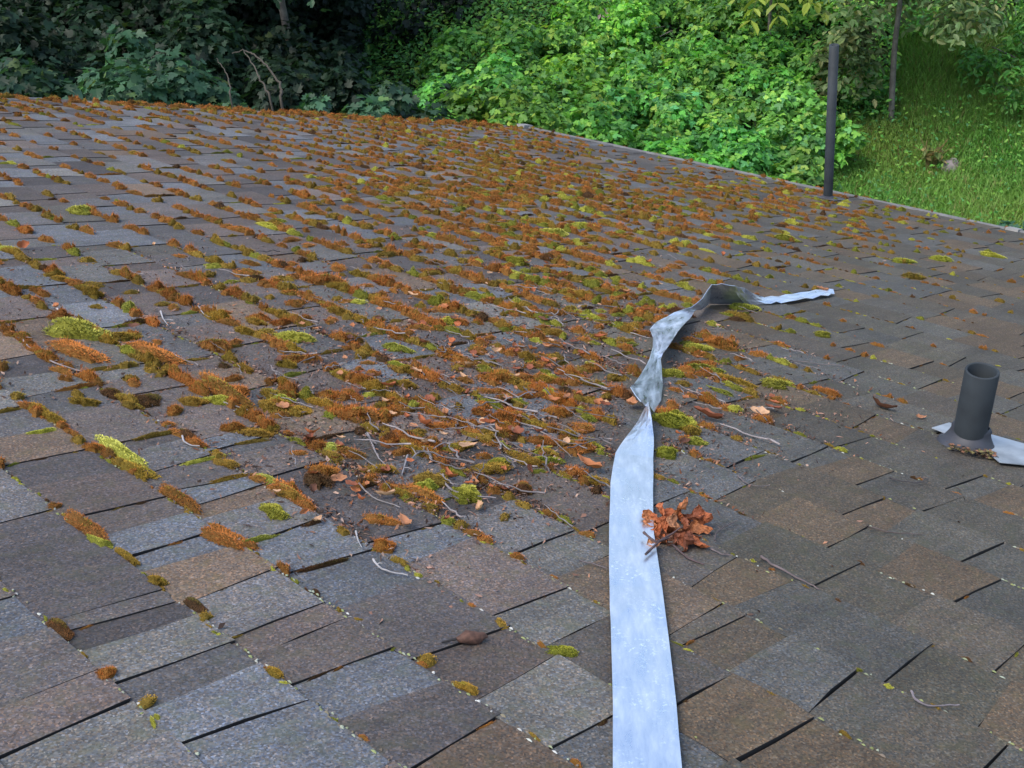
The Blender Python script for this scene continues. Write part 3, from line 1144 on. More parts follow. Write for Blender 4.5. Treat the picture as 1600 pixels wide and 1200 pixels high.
# ------------------------------------------------------------------ lichen crust along near course lines
bag = Bag()
dome = [q[:13] for q in moss_geo('olive', 1, 2, 6)[:2]]
dome[1] = np.array([f for f in moss_geo('olive', 1, 2, 6)[1] if max(f) < 13])
for k in range(0, 16):
    s_ = S0 + k * E_
    t = .1
    while t < 3.2:
        x, y, z = px_of(s_, t)
        if z > .2 and -40 < x < 1640 and 430 < y < 1240 and random.random() < .62 * (.3 + .9 * patchy(s_ * 1.7 + 3, t * 2.1)) * (1.0 if x < 1000 else .5) and not near_strip(s_, t):
            L = random.uniform(.0012, .0045)
            W = random.uniform(.0009, .0022)
            P = dome[0] * (W, L, random.uniform(.0008, .002)) + (s_ + random.gauss(0.000, .0025), t, .0045)
            c = random.choice([(.30, .33, .25), (.42, .43, .38), (.24, .27, .12), (.26, .29, .18), (.18, .16, .11), (.16, .13, .10), (.22, .24, .10)] + ([(.45, .45, .42)] if y > 700 and x < 900 and random.random() < .5 else []))
            bag.add(P, dome[1], np.array(c) * random.uniform(.6, 1.0))
        t += random.uniform(.002, .007)
o = obj('lichen_crust', bag.mesh('lichen_crust', M_LICH), rot=(0, TH, 0))
tag(o, 'pale lichen specks along the edges of the shingle courses', 'lichen', kind='stuff')

# ------------------------------------------------------------------ litter crumbs
bag = Bag()
for _ in range(170000):
    s_, t = random.uniform(S0, S_EAVE), random.uniform(0, 5.6)
    if random.random() < .6:
        s_, t = random.uniform(S0 + .3, 2.6), random.uniform(.6, 2.8)
    if random.random() < .6:
        s_ = S0 + round((s_ - S0) / E_) * E_ + random.uniform(-.005, .03)
    x, y, z = px_of(s_, t)
    if z < .2 or not (-30 < x < 1630 and y < 1230) or t > rake_t(s_):
        continue
    if random.random() > bil(DEB, x, y) ** 1.6 * .9 or near_strip(s_, t, .038):
        continue
    a_ = random.uniform(0, 6.28)
    L, W = random.uniform(.002, .008), random.uniform(.0008, .0032)
    ca, sa = math.cos(a_), math.sin(a_)
    h0 = random.uniform(.0045, .0085)
    tl = random.gauss(0, .002)
    jx = [random.uniform(.4, 1.2) for _ in range(4)]
    q = np.array([(-L * jx[0], W * random.uniform(-.8, .8), -tl), (-L * random.uniform(-.6, .6), W * jx[1], tl * .3 + .001), (L * jx[2], W * random.uniform(-.8, .8), tl), (L * random.uniform(-.5, .5), -W * jx[3], random.gauss(0, .001))])
    P = np.stack([q[:, 0] * ca - q[:, 1] * sa + s_, q[:, 0] * sa + q[:, 1] * ca + t, q[:, 2] + h0], 1)
    c = random.choice([(.13, .075, .055), (.08, .052, .042), (.20, .11, .08), (.05, .033, .027), (.27, .16, .12), (.10, .078, .07), (.17, .07, .035), (.06, .04, .03), (.32, .22, .17), (.34, .17, .10)])
    bag.add(P, np.array([(0, 3, 1), (3, 2, 1)]), np.array(c) * random.uniform(.55, 1.1))
o = obj('leaf_litter', bag.mesh('leaf_litter', M_LITTER), rot=(0, TH, 0))
tag(o, 'brown crumbs of dead leaves and bark caught between the moss', 'litter', kind='stuff')


# ------------------------------------------------------------------ twigs
def twig_mesh(P, r0, side=True):
    b = Bag()
    n = len(P)
    R = np.linspace(r0, r0 * .45, n) * (1 + rng.normal(0, .08, n))
    b.add(*tube(P, R, 6))
    if side and rng.random() < .6:
        i = rng.integers(1, n - 1)
        d = (P[i] - P[i - 1])
        d = np.array([d[0] * .5 - d[1] * .8, d[1] * .5 + d[0] * .8, abs(d[2]) + .002])
        b.add(*tube(np.array([P[i], P[i] + d * .5 + (0, 0, .001), P[i] + d]), [r0 * .6, r0 * .45, r0 * .3], 5))
    return b.mesh('twig', M_TWIG, True)


TW = []
for _ in range(12):
    L = rng.uniform(.045, .11)
    n = 8
    x = np.linspace(-.5, .5, n) * L
    curv = rng.uniform(-3.5, 3.5)
    y = curv * x ** 2 + rng.normal(0, .0014, n)
    z = .003 + np.abs(rng.normal(0, .002, n)) + .03 * np.abs(x) * rng.uniform(0, 1)
    TW.append(twig_mesh(np.stack([x, y, z], 1), rng.uniform(.0010, .0019)))

TWIG_EX = [
    ([(1189, 869), (1205, 880), (1235, 897), (1265, 913), (1280, 921)], .0022, (.17, .13, .125), 'long purplish grey twig on bare shingles right of the strip'),
    ([(1424, 1080), (1430, 1092), (1450, 1102), (1475, 1103), (1499, 1101)], .0016, (.22, .19, .2), 'curved grey twig at the bottom right'),
    ([(1357, 823), (1385, 830), (1415, 834), (1445, 834)], .0013, (.12, .09, .08), 'thin dark twig on a tan tab above the bottom right'),
    ([(1390, 746), (1410, 752), (1435, 755), (1452, 748)], .0014, (.07, .06, .06), 'wavy dark twig just below the vent pipe'),
    ([(1153, 742), (1162, 753), (1185, 760), (1203, 757)], .0013, (.17, .14, .14), 'short curved grey twig between strip and brown tab'),
    ([(583, 874), (592, 886), (610, 894), (637, 898)], .0017, (.42, .40, .40), 'pale curved twig beside the small rust moss ball'),
    ([(556, 830), (560, 845), (566, 856)], .0015, (.40, .39, .40), 'short pale upright twig above the small rust moss ball'),
    ([(692, 742), (697, 757), (715, 770), (745, 775), (775, 778)], .0021, (.26, .23, .24), 'thick curved grey twig in the litter left of the strip'),
    ([(574, 676), (583, 697), (592, 716), (606, 729)], .0019, (.30, .27, .27), 'grey bent twig in the litter at centre left'),
    ([(520, 695), (540, 703), (562, 704), (585, 698)], .0017, (.15, .12, .12), 'arched dark grey twig at the edge of the litter'),
    ([(637, 711), (633, 725), (628, 742)], .0019, (.34, .32, .33), 'stubby pale twig poking up between rusty ridges'),
    ([(558, 752), (570, 766), (590, 780), (625, 792)], .0017, (.28, .25, .24), 'grey forked twig along the lower litter edge'),
    ([(830, 668), (855, 680), (875, 697), (893, 714)], .0016, (.27, .22, .20), 'grey brown twig slanting towards the flat strip'),
    ([(35, 520), (37, 533), (46, 542), (58, 545)], .0017, (.36, .34, .35), 'pale hooked twig at the left edge'),
    ([(78, 563), (100, 572), (125, 580), (140, 583)], .0017, (.27, .22, .21), 'straight brown twig under the left rusty ridge'),
    ([(82, 477), (95, 486), (110, 493)], .0024, (.52, .50, .50), 'thick whitish twig in the upper left rust row'),
    ([(340, 625), (360, 632), (385, 640), (402, 650)], .0017, (.27, .24, .23), 'long brown twig in front of the wide left ridge'),
    ([(285, 680), (288, 690), (300, 696), (312, 697)], .0017, (.40, .38, .39), 'small pale hooked twig in a left tab slot'),
    ([(251, 487), (256, 500), (263, 508)], .0019, (.46, .44, .45), 'short whitish twig above the left middle'),
    ([(310, 478), (318, 490), (328, 496)], .0015, (.38, .36, .36), 'pale thin twig on the row above the rust ball'),
    ([(905, 876), (925, 880), (948, 888)], .0013, (.16, .13, .13), 'thin dark twig pointing at the left edge of the strip'),
    ([(1110, 856), (1128, 866), (1145, 868)], .0013, (.19, .15, .15), 'thin grey twig trailing from the dead leaf cluster'),
    ([(1117, 846), (1119, 833), (1130, 824), (1152, 813)], .0014, (.13, .10, .10), 'hooked twig to the right of the dead leaf cluster'),
    ([(1235, 563), (1258, 566), (1285, 569), (1320, 572)], .0015, (.20, .17, .16), 'long thin twig on bare tabs above the lone rusty cushion'),
    ([(985, 520), (1000, 524), (1015, 528)], .0013, (.4, .37, .36), 'pale straw touching the left of the twisted strip'),
    ([(795, 690), (830, 708), (860, 716)], .0013, (.16, .13, .12), 'dark twig in the litter below the dark rust cushion'),
]
for P, r0, c, lab in TWIG_EX:
    Q = np.array([unp(*p, d=.009) for p in P])
    Q = densify(Q, 3)
    o_ = Q.mean(0)
    o_[2] = 0
    Q[:, 2] += rng.normal(0, .0006, len(Q))
    o = obj('twig', twig_mesh(Q - o_, r0), loc=r2w(o_)[0], rot=(0, TH, 0))
    o.color = (*(np.array(c) * .62), 1)
    tag(o, lab, 'twig', 'twigs lying on the roof')


def scatter(nmax, power, sep=.02, strip=.06, region=None):
    out = []
    tries = 0
    while len(out) < nmax and tries < 200000:
        tries += 1
        s_, t = random.uniform(S0, S_EAVE), random.uniform(.1, 5.6)
        if random.random() < .7:
            s_, t = random.uniform(S0 + .2, 3.2), random.uniform(.6, 3.4)
        x, y, z = px_of(s_, t)
        if not (5 < x < 1595 and 160 < y < 1190) or t > rake_t(s_) - .1:
            continue
        if random.random() > bil(DEB, x, y) ** power or near_strip(s_, t, strip):
            continue
        out.append((s_, t, x, y))
    return out


for s_, t, x, y in scatter(210, 2.6):
    if random.random() < .35:
        s_ = S0 + round((s_ - S0) / E_) * E_ + random.uniform(0, .02)
    rotz = random.choice([math.pi / 2, 1.2, 2.0, random.uniform(0, 3.1)]) + random.gauss(0, .3)
    o = obj('twig', random.choice(TW), loc=r2w(np.array([[s_, t, random.uniform(.006, .016)]]))[0])
    o.rotation_euler = (Matrix.Rotation(TH, 4, 'Y') @ Matrix.Rotation(rotz, 4, 'Z')).to_euler()
    sc_ = random.uniform(.6, 1.2)
    o.scale = (sc_, sc_, sc_)
    v = random.uniform(.06, .22)
    o.color = (v * 1.05, v * .92, v * .9, 1)
    tone = 'pale' if v > .17 else ('grey' if v > .11 else 'dark')
    tag(o, f'{tone} thin twig {zone(x, y)}', 'twig', 'twigs lying on the roof')


# ------------------------------------------------------------------ dead leaves
def dead_leaf(L, W, curl, cup, crum, nx=8, ny=6, lobes=True):
    u = np.linspace(0, 1, nx)[:, None]
    v = np.linspace(-1, 1, ny)[None]
    w = np.sin(np.pi * np.clip(u * .93 + .05, 0, 1)) ** .7
    if lobes:
        w = w * (1 + .22 * np.sin(u * 15 + rng.uniform(0, 6)))
    X = (u - .5) * L + 0 * v
    Y = v * w * W / 2
    Z = curl * ((u - .5) * 2) ** 2 * L * .5 + cup * (v ** 2) * w * W * .5
    f = smooth_noise2(8)
    Z = Z + crum * f((u - .5) * 2 + 0 * v, v + 0 * u) * L + rng.normal(0, crum * L * .06, Z.shape)
    Y = Y * (1 - .3 * abs(cup))
    V = np.stack([X, Y, Z], -1).reshape(-1, 3)
    V[:, 2] -= V[:, 2].min()
    i, j = np.meshgrid(np.arange(nx - 1), np.arange(ny - 1), indexing='ij')
    q = i * ny + j
    F = np.stack([q, q + ny, q + ny + 1, q + 1], -1).reshape(-1, 4)
    vein = 1 - .35 * np.exp(-(np.tile(v, (nx, 1)).ravel() / .16) ** 2)
    C = np.ones((len(V), 3)) * (vein * rng.uniform(.75, 1.15, len(V)))[:, None]
    return V, F, C


DL = []
for _ in range(10):
    V, F, C = dead_leaf(rng.uniform(.028, .042), rng.uniform(.016, .024), rng.uniform(.1, .6), rng.uniform(.2, .9), .35)
    DL.append(mesh('dead_leaf', V, F, M_DRY, C, True))
LEAFC = [(.38, .115, .045), (.42, .19, .095), (.23, .075, .038), (.52, .31, .18), (.13, .055, .032), (.40, .15, .06)]
LEAF_EX = [
    (730, 705, 30, 3, 'bright tan curled dead leaf in the lower litter'), (585, 700 - 60, 0, 1, None),
    (440, 643, 24, 1, 'tan dead leaf at the edge of a left tab'), (650, 588, 26, 3, 'pale cream dead leaf in the upper litter'),
    (945, 523, 0, 0, None), (1185, 652, 34, 3, 'pale yellow curled leaf among rusty leaves right of the strip'),
    (1205, 645, 30, 2, 'rusty red dead leaf beside the pale yellow one'), (1103, 658, 38, 2, 'red-brown dead leaf by the large green cushion'),
    (1378, 640, 40, 4, 'brown dead leaf between the strip and the vent pipe'), (1437, 655, 18, 1, 'small bright tan leaf left of the vent pipe'),
    (1283, 459, 16, 1, 'tiny tan leaf sitting on the far tip of the strip'), (34, 390, 22, 0, 'orange dead leaf standing near the left edge'),
    (660, 670, 28, 0, 'orange dead leaf left of the dark rust cushion'), (920, 738, 44, 5, 'long orange rolled leaf just left of the strip'),
    (735, 760, 26, 1, 'pinkish tan leaf resting on a curved grey twig'), (805, 682, 30, 2, 'dark red leaf in the thick litter'),
    (1122, 440, 16, 0, 'tiny orange leaf on top of the dark strip bend'), (985, 640, 30, 1, 'tan dead leaf left of the narrow strip fold'),
    (950, 320, 14, 3, 'tiny whitish leaf on the far rusty moss'), (1090, 790 + 200, 0, 0, None)]
for px, py, w, ci, lab in LEAF_EX:
    if not w:
        continue
    p = unp(px, py + 2)
    dz = px_of(p[0], p[1])[2]
    o = obj('dead_leaf', random.choice(DL), loc=r2w(np.array([[p[0], p[1], .085 if 'strip bend' in lab else (.016 if 'tip of the strip' in lab else (.0075 if px > 1300 else .012))]]))[0])
    k_ = w * dz / FPX / .035 * 1.05
    o.scale = (k_, k_, k_)
    o.rotation_euler = (Matrix.Rotation(TH, 4, 'Y') @ Matrix.Rotation(random.uniform(0, 6), 4, 'Z') @ Matrix.Rotation(random.gauss(0, .4), 4, 'X')).to_euler()
    o.color = (*LEAFC[ci], 1)
    tag(o, lab, 'dead leaf', 'dead leaves scattered on the roof')
for s_, t, x, y in scatter(240, 3.0):
    ci = random.randrange(6)
    o = obj('dead_leaf', random.choice(DL), loc=r2w(np.array([[s_, t, random.uniform(.008, .018)]]))[0])
    k_ = random.uniform(.35, .85)
    o.scale = (k_, k_, k_)
    o.rotation_euler = (Matrix.Rotation(TH, 4, 'Y') @ Matrix.Rotation(random.uniform(0, 6), 4, 'Z') @ Matrix.Rotation(random.gauss(0, .5), 4, 'X')).to_euler()
    o.color = (*LEAFC[ci], 1)
    nm = ['rust', 'tan', 'red-brown', 'pale tan', 'dark brown', 'orange'][ci]
    tag(o, f'small {nm} dead leaf {zone(x, y)}', 'dead leaf', 'dead leaves scattered on the roof')

# cluster of crumpled leaves by the strip
def curled_leaf(L, nx, ny):
    """a dry leaf rolled in on itself and crumpled"""
    u = np.linspace(-1, 1, nx)[:, None]
    v = np.linspace(-1, 1, ny)[None]
    w = np.clip(1 - np.abs(u) ** 2.2, 0, 1) ** .6 * (1 + .12 * np.sin(u * 9 + rng.uniform(0, 6))) + .03
    roll = rng.uniform(.9, 1.7)
    a_ = v * roll * (.75 + .35 * np.sin(u * 2.2 + rng.uniform(0, 6)))
    rad = L * .52 * w / roll
    f, g2 = smooth_noise2(12), smooth_noise2(12)
    n1, n2 = f(u + 0 * v, v + 0 * u), g2(u + 0 * v, v + 0 * u)
    X = u * L * .46 + n2 * L * .10
    Y = np.sin(a_) * rad * (1 + .5 * n1)
    Z = -np.cos(a_) * rad * (1 + .6 * n2) + L * .18 * np.cos(u * 1.7) + n1 * L * .09
    V = np.stack([X + 0 * Y, Y, Z], -1).reshape(-1, 3)
    V += rng.normal(0, L * .017, V.shape)
    V -= V.mean(0)
    i, j = np.meshgrid(np.arange(nx - 1), np.arange(ny - 1), indexing='ij')
    q = i * ny + j
    F = np.stack([q, q + ny, q + ny + 1, q + 1], -1).reshape(-1, 4)
    C = np.ones((len(V), 3)) * ((1 - .4 * np.exp(-(np.tile(v, (nx, 1)).ravel() / .12) ** 2)) * rng.uniform(.7, 1.15, len(V)))[:, None]
    C *= (1 + .5 * np.array([0, .15, .1]) * n1.reshape(-1, 1))
    return V, F, C


pc = unp(1056, 838)
clus = obj('dead_leaf_cluster', None, loc=r2w(pc)[0], rot=(0, TH, 0))
tag(clus, 'cluster of crumpled orange-brown dead leaves against the strip edge', 'leaf cluster')
CL = [(1038, 842, .04, 4, .012), (1070, 828, .05, 2, .018), (1088, 826, .045, 5, .012), (1024, 816, .05, 0, .012), (1064, 808, .045, 0, .014), (1030, 800, .046, 0, .028), (1054, 795, .050, 5, .030), (1008, 812, .050, 5, .020), (1022, 832, .056, 0, .016), (1046, 818, .040, 1, .034),
      (1076, 806, .052, 2, .024), (1092, 812, .046, 0, .020), (1062, 852, .058, 2, .012), (1080, 846, .052, 0, .018), (1046, 826, .050, 2, .014), (1015, 850, .026, 1, .018)]
for px, py, L, ci, hh in CL:
    p = unp(px + 6, py, d=hh * .8)
    V, F, C = curled_leaf(L * .86, 18, 14)
    o = obj('leaf', mesh('leaf', V, F, M_DRY, C, False), clus, loc=p - pc)
    o.rotation_euler = (rng.uniform(-.7, .7), rng.uniform(-.7, .7), rng.uniform(0, 6.28))
    o.color = (*(np.array(LEAFC[ci]) * 1.02), 1)
for P in ([(1009, 866, .020), (1030, 846, .022), (1050, 834, .02), (1066, 822, .03)], [(1006, 832, .022), (1024, 846, .024), (1046, 840, .02)], [(1052, 852, .012), (1075, 872, .007), (1100, 882, .006)]):
    Q = densify(np.array([unp(x, y, d=d) for x, y, d in P]), 3) - pc
    o = obj('stalk', twig_mesh(Q, .0021, False), clus)
    o.color = (.07, .045, .045, 1)

# brown seed pod and a few lone odds and ends
pp_ = unp(736, 1008)
pod = obj('seed_pod', None, loc=r2w(pp_)[0])
pod.rotation_euler = (Matrix.Rotation(TH, 4, 'Y') @ Matrix.Rotation(math.atan2(RIGHT[1], RIGHT[0]) + .35, 4, 'Z')).to_euler()
tag(pod, 'dark brown papery seed pod lying in a slot at lower centre', 'seed pod')
V, F = lathe([(.0005, -.020), (.004, -.016), (.0075, -.008), (.0082, .0), (.0072, .008), (.004, .015), (.0006, .020)], 14)
V = V[:, [2, 1, 0]] + (0, 0, .010)
V[:, 2] += .0012 * np.sin(V[:, 0] * 500) + rng.normal(0, .0005, len(V))
o = obj('husk', mesh('husk', V, F, plain('pod_husk', (.075, .035, .022), .8, nscale=160, namp=.6, bump=.6), smooth=True), pod)
V, F = tube([(-.019, 0, .010), (-.026, .001, .008), (-.036, .003, .005)], [.0018, .0014, .001], 6)
obj('stalk', mesh('stalk', V, F, M_ASPH), pod)

# debris pieces caught at the foot of the vent boot
bag = Bag()
for _ in range(150):
    a_ = random.uniform(2.2, 5.9)
    r = random.uniform(.058, .085)
    base_a = math.atan2(-FWD[1], -FWD[0])
    a_ = base_a + min(max(random.gauss(-.1, .5), -1.1), .25)
    P0 = unp(1511, 698) + (r * math.cos(a_), r * math.sin(a_), random.uniform(.008, .018))
    L = random.uniform(.003, .007)
    q = np.array([(-L, 0, 0), (0, L * .5, .002), (L, 0, .001), (0, -L * .5, -.001)])
    z = random.uniform(0, 6.28)
    q = np.stack([q[:, 0] * math.cos(z) - q[:, 1] * math.sin(z), q[:, 0] * math.sin(z) + q[:, 1] * math.cos(z), q[:, 2]], 1)
    bag.add(q + P0, np.array([(0, 3, 1), (3, 2, 1)]), np.array(random.choice([(.10, .06, .04), (.2, .1, .06), (.05, .04, .03), (.14, .12, .05)])))
o = obj('boot_litter', bag.mesh('boot_litter', M_LITTER), rot=(0, TH, 0))
tag(o, 'dark crumbs of leaf gathered at the foot of the vent boot', 'litter', kind='stuff')


# ------------------------------------------------------------------ foliage
def leaf_shape(kind):
    if kind == 'lobed':
        rim = [(0, 0), (.30, .06), (.42, .30), (.22, .38), (.30, .72), (.10, .66), (0, 1.0)]
        rim = rim + [(-x, y) for x, y in rim[-2:0:-1]]
        V = np.array([(0, .36, .0)] + [(x, y, .10 * abs(x) - .12 * (y - .4) ** 2) for x, y in rim])
        n = len(rim)
        F = np.array([(0, 1 + i, 1 + (i + 1) % n) for i in range(n)])
    elif kind == 'tri':
        V = np.array([(0, .34, .03), (0, 0, 0), (.46, .20, .02), (.40, .52, -.03), (.17, .50, .05), (.20, .76, .02), (0, 1.0, -.10), (-.20, .76, .02), (-.17, .50, .05), (-.40, .52, -.03), (-.46, .20, .02)])
        F = np.array([(0, 1 + i, 1 + (i + 1) % 10) for i in range(10)])
    else:
        V = np.array([(0, 0, 0), (.24, .3, .06), (.20, .68, .03), (0, 1, -.12), (-.20, .68, .03), (-.24, .3, .06)])
        F = np.array([(0, 1, 2), (0, 2, 3), (0, 3, 4), (0, 4, 5)])
    return V, F


def leaves(pos, nrm, size, kind, cols, droop=.4):
    """one leaf per position: leaf normal near nrm, tip pointing outward and down"""
    LV, LF = leaf_shape(kind)
    n = len(pos)
    nrm = nrm / (np.linalg.norm(nrm, axis=1)[:, None] + 1e-9)
    rd = rng.normal(0, 1, (n, 3)) + nrm * .6 - np.array([0, 0, droop])
    tip = rd - nrm * np.sum(rd * nrm, 1)[:, None]
    tip /= np.linalg.norm(tip, axis=1)[:, None] + 1e-9
    sd = np.cross(tip, nrm)
    s = size[:, None, None]
    P = pos[:, None, :] + s * (LV[None, :, 0:1] * sd[:, None, :] + LV[None, :, 1:2] * tip[:, None, :] + LV[None, :, 2:3] * nrm[:, None, :])
    F = LF[None] + (np.arange(n) * len(LV))[:, None, None]
    C = np.repeat(cols, len(LV), 0)
    return P.reshape(-1, 3), F.reshape(-1, 3), C


def colours(n, pal, wts=None, spread=.22):
    pal = np.array(pal)
    i = rng.choice(len(pal), n, p=wts)
    return pal[i] * rng.uniform(1 - spread, 1 + spread, (n, 1)) * rng.uniform(.94, 1.06, (n, 3))


def bush_mesh(name, w, h, nl, nlobe, size, kind, pal, wts=None, droop=.4, bottom=.12):
    """foliage of one shrub, w wide and h tall: leaves of real size on the skins of many lobes"""
    W = np.array([w / 2, w / 2, h])
    cen, rad = [], []
    for _ in range(nlobe):
        a_ = rng.uniform(0, 6.28)
        r = math.sqrt(rng.random()) * .78
        z = bottom + (rng.random() if _ > 4 else rng.uniform(.85, 1)) * (.92 - .42 * r * r - bottom)
        cen.append((r * math.cos(a_), r * math.sin(a_), z))
        rad.append(rng.uniform(.15, .34))
    cen, rad = np.array(cen) * W, np.array(rad) * min(w / 2 * 1.1, max(h * .6, w * .3))
    tone = rng.uniform(.7, 1.25, nlobe)
    li = rng.choice(nlobe, nl, p=rad ** 2 / (rad ** 2).sum())
    d = rng.normal(0, 1, (nl, 3))
    d[:, 2] = np.abs(d[:, 2]) * .95 - .3
    d /= np.linalg.norm(d, axis=1)[:, None]
    pos = cen[li] + d * (rad[li] * rng.uniform(.6, 1.12, nl))[:, None]
    keep = (pos[:, 2] > 0) & (pos[:, 2] < h * 1.05)
    pos, d, li = pos[keep], d[keep], li[keep]
    nrm = d * .7 + np.array([0, 0, .6]) + rng.normal(0, .42, d.shape)
    cl = colours(len(pos), pal, wts, .32) * tone[li][:, None]
    V, F, C = leaves(pos, nrm, size * rng.uniform(.55, 1.3, len(pos)), kind, cl, droop)
    return mesh(name, V, F, M_LEAF, C)


def stems_geo(n, h=.75, r=.02):
    b = Bag()
    for _ in range(n):
        a_ = rng.uniform(0, 6.28)
        R = rng.uniform(.1, .7)
        z = rng.uniform(.4, h)
        P = np.array([(.08 * math.cos(a_), .08 * math.sin(a_), -.1), (.4 * R * math.cos(a_ + .2), .4 * R * math.sin(a_ + .2), z * .6), (R * math.cos(a_), R * math.sin(a_), z)])
        b.add(*tube(densify(P, 3), np.linspace(r, r * .35, 7), 5))
    return b


PAL_BANK = [(.095, .28, .05), (.15, .37, .06), (.065, .20, .045), (.23, .42, .07), (.11, .30, .10)]
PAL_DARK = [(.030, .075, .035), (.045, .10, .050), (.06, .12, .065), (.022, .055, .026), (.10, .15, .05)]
PAL_GREY = [(.11, .17, .06), (.14, .20, .075), (.085, .14, .05), (.18, .20, .075)]
PAL_IVY = [(.055, .17, .028), (.07, .20, .036), (.11, .25, .045), (.045, .12, .025)]
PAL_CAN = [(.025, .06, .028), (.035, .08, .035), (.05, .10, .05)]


SPEC = {   # leaves per square metre of w*h, lobes, leaf size, leaf shape, palette, weights, droop
    'bank': (2000, 32, .078, 'tri', PAL_BANK, [.32, .26, .2, .1, .12], .4),
    'dark': (1000, 32, .098, 'lobed', PAL_DARK, [.3, .28, .2, .17, .05], .8),
    'ivy': (1500, 24, .068, 'ovate', PAL_IVY, None, .4),
    'canopy': (300, 60, .118, 'tri', PAL_CAN, None, .8),
    'grey': (1150, 46, .085, 'ovate', PAL_GREY, None, .6),
}


def foliage(kind, w, h, bottom=.12, mul=1.0):
    n, nlobe, size, shape, pal, wts, droop = SPEC[kind]
    return bush_mesh(kind + '_foliage', w, h, int(min(max(n * w * max(h, .5) * mul, 250), 7500)), nlobe, size, shape, pal, wts, droop, bottom)


STEM = stems_geo(9).mesh('bush_stem', M_BARK, True)


def bush(name, px, py, dist, w, vars_, label, cat, group, tint=1.0, hue=(1, 1, 1), sink=.05, hmin=.4):
    """a shrub on the ground whose top stands where the photograph shows it"""
    d = ray(px, py)
    k = dist / math.hypot(d[0], d[1])
    p = CAM + d * k
    g = float(gz(p[0], p[1]))
    h = max(p[2] - g, hmin)
    o = obj(name, None, loc=(p[0], p[1], g - sink))
    o.rotation_euler = (0, 0, random.uniform(0, 6.28))
    f = obj('foliage', foliage(vars_, w, h), o)
    v = tint * random.uniform(.9, 1.1)
    f.color = (v * hue[0], v * hue[1], v * hue[2], 1)
    obj('stem', STEM, o, scale=(w / 2, w / 2, h))
    tag(o, label, cat, group)
    return o


# bright bank behind the eave, right of the dark hollow
BANK = [(770, 30, 12.6, 2.2), (742, 66, 11.6, 1.5), (860, 20, 13.2, 2.2), (950, -10, 13.8, 2.4), (1050, -15, 14.2, 2.4), (1140, 0, 14.2, 2.2), (1230, 0, 14.2, 2.2),
        (752, 130, 10.6, 1.4), (800, 95, 11.2, 1.7), (890, 85, 11.7, 1.7), (980, 75, 12.2, 1.9), (1070, 65, 12.5, 1.9), (1160, 60, 12.6, 1.9), (1245, 75, 12.6, 1.7),
        (840, 150, 10.3, 1.4), (920, 150, 10.6, 1.5), (1010, 140, 11.0, 1.6), (1100, 130, 11.3, 1.7), (1190, 135, 11.5, 1.6), (1265, 170, 11.6, 1.2),
        (960, 205, 9.9, 1.2), (1050, 200, 10.2, 1.4), (1140, 205, 10.4, 1.4), (1220, 225, 10.6, 1.2), (1130, 260, 9.7, 1.0), (740, 165, 9.6, 1.1), (697, 150, 10.4, 1.0), (1210, 270, 9.9, .9)]
ROWS = [('top row of the bank', -99, 45), ('second row of the bank', 45, 100), ('third row of the bank', 100, 175), ('foot of the bank behind the eave', 175, 400)]
ORD = ['leftmost', 'second', 'third', 'fourth', 'fifth', 'sixth', 'seventh', 'eighth', 'ninth', 'tenth', 'eleventh']
for rname, y0, y1 in ROWS:
    mem = sorted([q for q in BANK if y0 <= q[1] < y1])
    for n_, (px, py, di, w) in enumerate(mem):
        pos = ORD[n_] + (' from left' if n_ else '')
        if n_ == len(mem) - 1:
            pos = 'rightmost'
        hue = random.uniform(.85, 1.3)
        bush('bramble_bush', px, py, di, w, 'bank', f'bright green bramble bush, {pos} in the {rname}', 'bush', 'bramble bushes covering the bank',
             random.uniform(.85, 1.25), (hue, 1, random.uniform(.7, 1.1)))

# dark thicket past the far roof edge
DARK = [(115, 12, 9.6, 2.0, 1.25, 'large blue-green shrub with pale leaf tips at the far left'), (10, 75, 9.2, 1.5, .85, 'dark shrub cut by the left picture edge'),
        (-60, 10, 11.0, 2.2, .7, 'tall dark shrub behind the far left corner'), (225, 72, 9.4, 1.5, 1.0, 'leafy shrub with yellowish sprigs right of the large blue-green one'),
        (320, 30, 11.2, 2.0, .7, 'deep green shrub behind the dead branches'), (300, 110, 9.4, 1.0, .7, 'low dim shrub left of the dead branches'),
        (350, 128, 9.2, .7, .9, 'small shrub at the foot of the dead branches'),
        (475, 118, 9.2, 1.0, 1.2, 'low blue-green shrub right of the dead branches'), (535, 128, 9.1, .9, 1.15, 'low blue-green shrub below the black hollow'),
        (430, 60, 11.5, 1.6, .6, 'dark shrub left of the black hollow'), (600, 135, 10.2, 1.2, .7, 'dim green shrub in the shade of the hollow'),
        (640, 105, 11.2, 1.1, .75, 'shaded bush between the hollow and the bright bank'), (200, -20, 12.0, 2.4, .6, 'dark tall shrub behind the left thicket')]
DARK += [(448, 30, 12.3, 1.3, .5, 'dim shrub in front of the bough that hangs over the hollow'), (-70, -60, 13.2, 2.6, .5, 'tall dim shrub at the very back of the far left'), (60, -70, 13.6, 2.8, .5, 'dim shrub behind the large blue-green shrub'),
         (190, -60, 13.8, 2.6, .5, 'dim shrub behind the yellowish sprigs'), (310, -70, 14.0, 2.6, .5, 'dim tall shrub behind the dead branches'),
         (420, -40, 14.4, 2.2, .4, 'shrub coloured darker for shade at the left side of the hollow'), (540, 60, 15.5, 2.2, .3, 'shrub coloured darker for shade on the floor of the hollow'),
         (650, 20, 15.0, 2.0, .35, 'shrub coloured darker for shade at the right side of the hollow')]
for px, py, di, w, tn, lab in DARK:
    bush('dark_shrub', px, py - 25, di, w, 'dark', lab, 'shrub', 'shrubs past the far roof edge', tn * (1.1 if di < 10.5 else .7), (.9, 1, 1.0))  # tint paints shade into the leaf colour of the deeper shrubs

